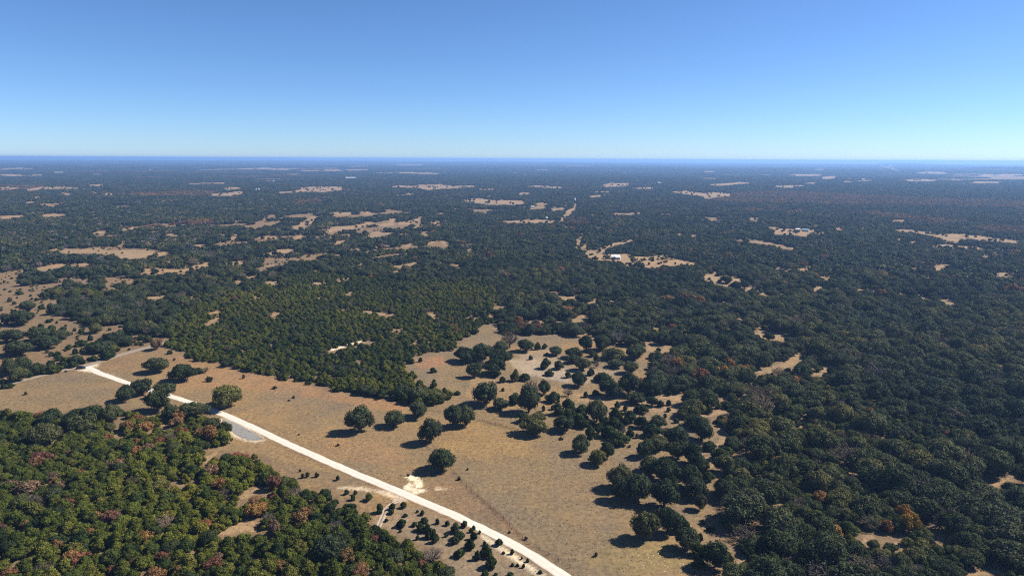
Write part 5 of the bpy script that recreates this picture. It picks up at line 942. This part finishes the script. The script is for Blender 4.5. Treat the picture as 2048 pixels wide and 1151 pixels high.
FARB = 'white farm buildings scattered toward the skyline'; FARL = 'tiny white farm building far off toward the skyline'
for (bxp, byp, l) in ((1365, 325.5, 90), (1437, 338.5, 42), (1520, 337.5, 24), (1596, 331.5, 50), (1626, 331.5, 30), (1673, 332.8, 44), (1760, 343, 30), (1698, 359, 20), (1858, 348, 24), (1318, 367.5, 18), (550, 334.5, 26), (300, 340.5, 14), (547, 365, 12), (272, 323.5, 60), (1726, 360.5, 16), (1250, 346.5, 14)):
    building('farm_building', bxp, byp, l, l * .45, 5.0 + l * .04, 2.5, random.uniform(-.3, .3), 'white_wall', 'white_metal', FARL, 'building', 2, FARB, door=False)
# pair of grain silos
for px_, hh in ((512.5, 9.0), (517.5, 11.0)):
    gx, gy, gz = ground_at(px_, 383); e = empty('grain_silo', (gx, gy, gz)); V, Fc = [], []
    k = 18; V = [(3.2 * math.cos(2 * math.pi * i / k), 3.2 * math.sin(2 * math.pi * i / k), zz_) for zz_ in (-.5, hh) for i in range(k)]
    Fc = [(i, (i + 1) % k, k + (i + 1) % k, k + i) for i in range(k)]; mesh_obj('barrel', V, Fc, M['white_metal'], e)
    V = [(3.4 * math.cos(2 * math.pi * i / k), 3.4 * math.sin(2 * math.pi * i / k), hh - .1) for i in range(k)] + [(0, 0, hh + 1.8)]; mesh_obj('cone_roof', V, [(i, (i + 1) % k, k) for i in range(k)], M['grey_roof'], e); bx('hatch', e, M['dark_door'], -.5, .5, -3.35, -3.18, .2, 2.0)
    tag(e, ('shorter' if hh < 10 else 'taller') + ' of two pale grain silos beside the tan strip of field', 'silo')
# pale water tank on legs at the head of the trail
gx, gy, gz = ground_at(1149.5, 405); e = empty('water_tank', (gx, gy, gz)); k = 14
V = [(r_ * math.cos(2 * math.pi * i / k), r_ * math.sin(2 * math.pi * i / k), q) for r_, q in ((2.0, 7.0), (2.6, 7.6), (2.6, 11.5), (0.3, 12.9)) for i in range(k)]; mesh_obj('tank', V, [(a * k + i, a * k + (i + 1) % k, (a + 1) * k + (i + 1) % k, (a + 1) * k + i) for a in range(3) for i in range(k)] + [tuple(range(k))[::-1], tuple(range(3 * k, 4 * k))], M['white_metal'], e)
for sx in (-1, 1):
    for sy in (-1, 1): V, Fc = [], []; tube(V, Fc, (sx * 2.2, sy * 2.2, -.3), (sx * 1.5, sy * 1.5, 7.3), .18, .15); mesh_obj('leg', V, Fc, M['white_metal'], e)
V, Fc = [], []; tube(V, Fc, (0, 0, -.2), (0, 0, 7.1), .3, .3); mesh_obj('riser_pipe', V, Fc, M['white_metal'], e)
tag(e, 'pale water tank on legs where the dirt trail ends', 'water tank')
# mast on the mesa
gx, gy, gz = ground_at(1997, 333); e = empty('radio_mast', (gx, gy, gz)); V, Fc = [], []; tube(V, Fc, (0, 0, -1), (0, 0, 60), 1.0, .5, 6); mesh_obj('mast', V, Fc, M['grey_roof'], e); bx('equipment_hut', e, M['white_wall'], 3, 9, -3, 3, -.5, 3); tag(e, 'thin radio mast on the low mesa at the skyline', 'mast')

# dark car waiting at the junction
def build_car():
    gx, gy = at_z(162.5, 737.0); e = empty('parked_car', (gx, gy, .06), math.radians(12))
    prof = [(-2.3, .35), (-2.35, .75), (-2.25, 1.05), (-1.9, 1.15), (-1.55, 1.66), (-1.2, 1.74), (.35, 1.72), (1.05, 1.18), (2.05, 1.02), (2.3, .85), (2.33, .4)]
    V = []; n = len(prof)
    for yy, k in ((-.92, 1), (.92, 1)):
        for (px_, pz) in prof: V.append((px_, yy * (1 if pz < 1.2 else .80), pz))
    Fc = [tuple(range(n))[::-1], tuple(range(n, 2 * n))] + [(i, (i + 1) % n, n + (i + 1) % n, n + i) for i in range(n)]
    o = mesh_obj('body', V, Fc, M['car_paint'], e); b = bmesh.new(); b.from_mesh(o.data); bmesh.ops.bevel(b, geom=b.edges[:], offset=.05, segments=2, affect='EDGES'); bmesh.ops.recalc_face_normals(b, faces=b.faces[:]); b.to_mesh(o.data); b.free()
    for sy in (-1, 1):
        y0 = .925 * sy; y1 = .775 * sy
        for (a0, a1, b0, b1) in ((-1.75, -.55, -1.45, -.55), (-.45, .75, -.45, .35)):
            mesh_obj('side_window', [(a0, y0, 1.2), (a1, y0, 1.2), (b1, y1, 1.62), (b0, y1, 1.62)], [(0, 1, 2, 3)], M['glass'], e)
        bx('mirror', e, M['car_paint'], .72, .9, y0 - .02 if sy > 0 else y0 - .2, y0 + .2 if sy > 0 else y0 + .02, 1.12, 1.28)
        bx('headlight', e, M['lamp_clear'], 2.22, 2.36, .5 * sy - .22, .5 * sy + .22, .72, .86); bx('tail_light', e, M['lamp_red'], -2.38, -2.26, .68 * sy - .13, .68 * sy + .13, .82, 1.05)
        for xx in (-1.42, 1.45):
            w = empty('wheel', (xx, .86 * sy, .36)); w.parent = e
            for nm, rr, hw, mt in (('tyre', .36, .12, 'rubber'), ('rim', .23, .135, 'rim')):
                k = 18; V = [(rr * math.cos(2 * math.pi * i / k), s_ * hw, rr * math.sin(2 * math.pi * i / k)) for s_ in (-1, 1) for i in range(k)]; mesh_obj(nm, V, [(i, (i + 1) % k, k + (i + 1) % k, k + i) for i in range(k)] + [tuple(range(k))[::-1], tuple(range(k, 2 * k))], M[mt], w)
    mesh_obj('windscreen', [(.46, -.74, 1.67), (1.06, -.86, 1.22), (1.06, .86, 1.22), (.46, .74, 1.67)], [(0, 1, 2, 3)], M['glass'], e); mesh_obj('rear_window', [(-1.66, -.74, 1.62), (-1.95, -.84, 1.22), (-1.95, .84, 1.22), (-1.66, .74, 1.62)], [(0, 3, 2, 1)], M['glass'], e)
    bx('bumper', e, M['rubber'], 2.28, 2.42, -.85, .85, .35, .58); bx('bumper', e, M['rubber'], -2.44, -2.3, -.85, .85, .35, .6)
    tag(e, 'black car stopped where the white gravel road meets the county road', 'car')
build_car()

# old wire fence along the dark line across the pasture
def fence(pix, label):
    w = resample([at_z(*p) for p in pix], 4.0); e = empty('wire_fence', (w[0][0], w[0][1], 0)); w0 = w[0]
    V, Fc = [], []; tube(V, Fc, (0, 0, -.3), (0, 0, 1.35), .09, .075, 6); me = bpy.data.meshes.new('post'); me.from_pydata(V, [], Fc + [tuple(range(6, 12))]); me.materials.append(M['post'])
    for q in w:
        o = bpy.data.objects.new('post', me); COL.objects.link(o); o.parent = e; o.location = (q[0] - w0[0], q[1] - w0[1], 0); o.rotation_euler = (random.uniform(-.06, .06), random.uniform(-.06, .06), random.uniform(0, 3)); o.scale = (1, 1, random.uniform(.85, 1.1))
    for h in (.35, .75, 1.15):
        V, Fc = [], []
        for a, b in zip(w[:-1], w[1:]): tube(V, Fc, (a[0] - w0[0], a[1] - w0[1], h), (b[0] - w0[0], b[1] - w0[1], h), .008, .008, 3)
        mesh_obj('wire', V, Fc, M['wire'], e)
    tag(e, label, 'fence')
fence(zz(500, 800, 3.2, [(1285, 440), (1330, 500), (1420, 590), (1540, 690), (1660, 800), (1745, 885), (1850, 955), (2048, 1070)]), 'old wire fence running from the spreading oak down to the gravel road')
fence(zz(600, 640, 3.197, [(1120, 637), (1180, 648), (1250, 667), (1320, 685), (1395, 703)]), 'old wire fence between the two touching oaks and the broad low oak')

# thin smoke rising far away
def smoke():
    gx, gy, gz = ground_at(1797, 347); V = []; k = 12; n = 9
    for j in range(n):
        t = j / (n - 1); h = 4 + 70 * t ** .8; sh = -130 * t ** 1.3; rr = 5 + 26 * t
        for i in range(k): a = 2 * math.pi * i / k; q = rr * (1 + .35 * math.sin(3 * a + j) * .6); V.append((sh + q * math.cos(a) * 1.6, q * math.sin(a), h + q * .35 * math.sin(a * 2 + j)))
    Fc = [(j * k + i, j * k + (i + 1) % k, (j + 1) * k + (i + 1) % k, (j + 1) * k + i) for j in range(n - 1) for i in range(k)] + [tuple(range(k))[::-1], tuple(range((n - 1) * k, n * k))]
    m, t, o = newmat('thin_smoke'); v = N(t, 'ShaderNodeVolumePrincipled'); v.inputs['Color'].default_value = (.85, .88, .95, 1); v.inputs['Density'].default_value = .006; t.links.new(v.outputs[0], o.inputs['Volume'])
    ob = mesh_obj('smoke', V, Fc, m); ob.location = (gx, gy, gz); tag(ob, 'thin pale smoke drifting up from the far woods', 'smoke', kind='stuff')
smoke()

# ------------------------------------------------------------------ air
HAZE = 9.0e-5
m, t, o = newmat('hazy_air'); v = N(t, 'ShaderNodeVolumePrincipled'); v.inputs['Color'].default_value = (.29, .52, .97, 1); v.inputs['Density'].default_value = HAZE; v.inputs['Anisotropy'].default_value = .25
t.links.new(v.outputs[0], o.inputs['Volume'])
zmin = -60.0
V, Fc = [], []; box(V, Fc, -62000, 62000, -62000, 62000, zmin, 136.0); hz = mesh_obj('haze', V, Fc, m); tag(hz, 'pale blue haze lying over the whole plain', 'haze', kind='stuff')
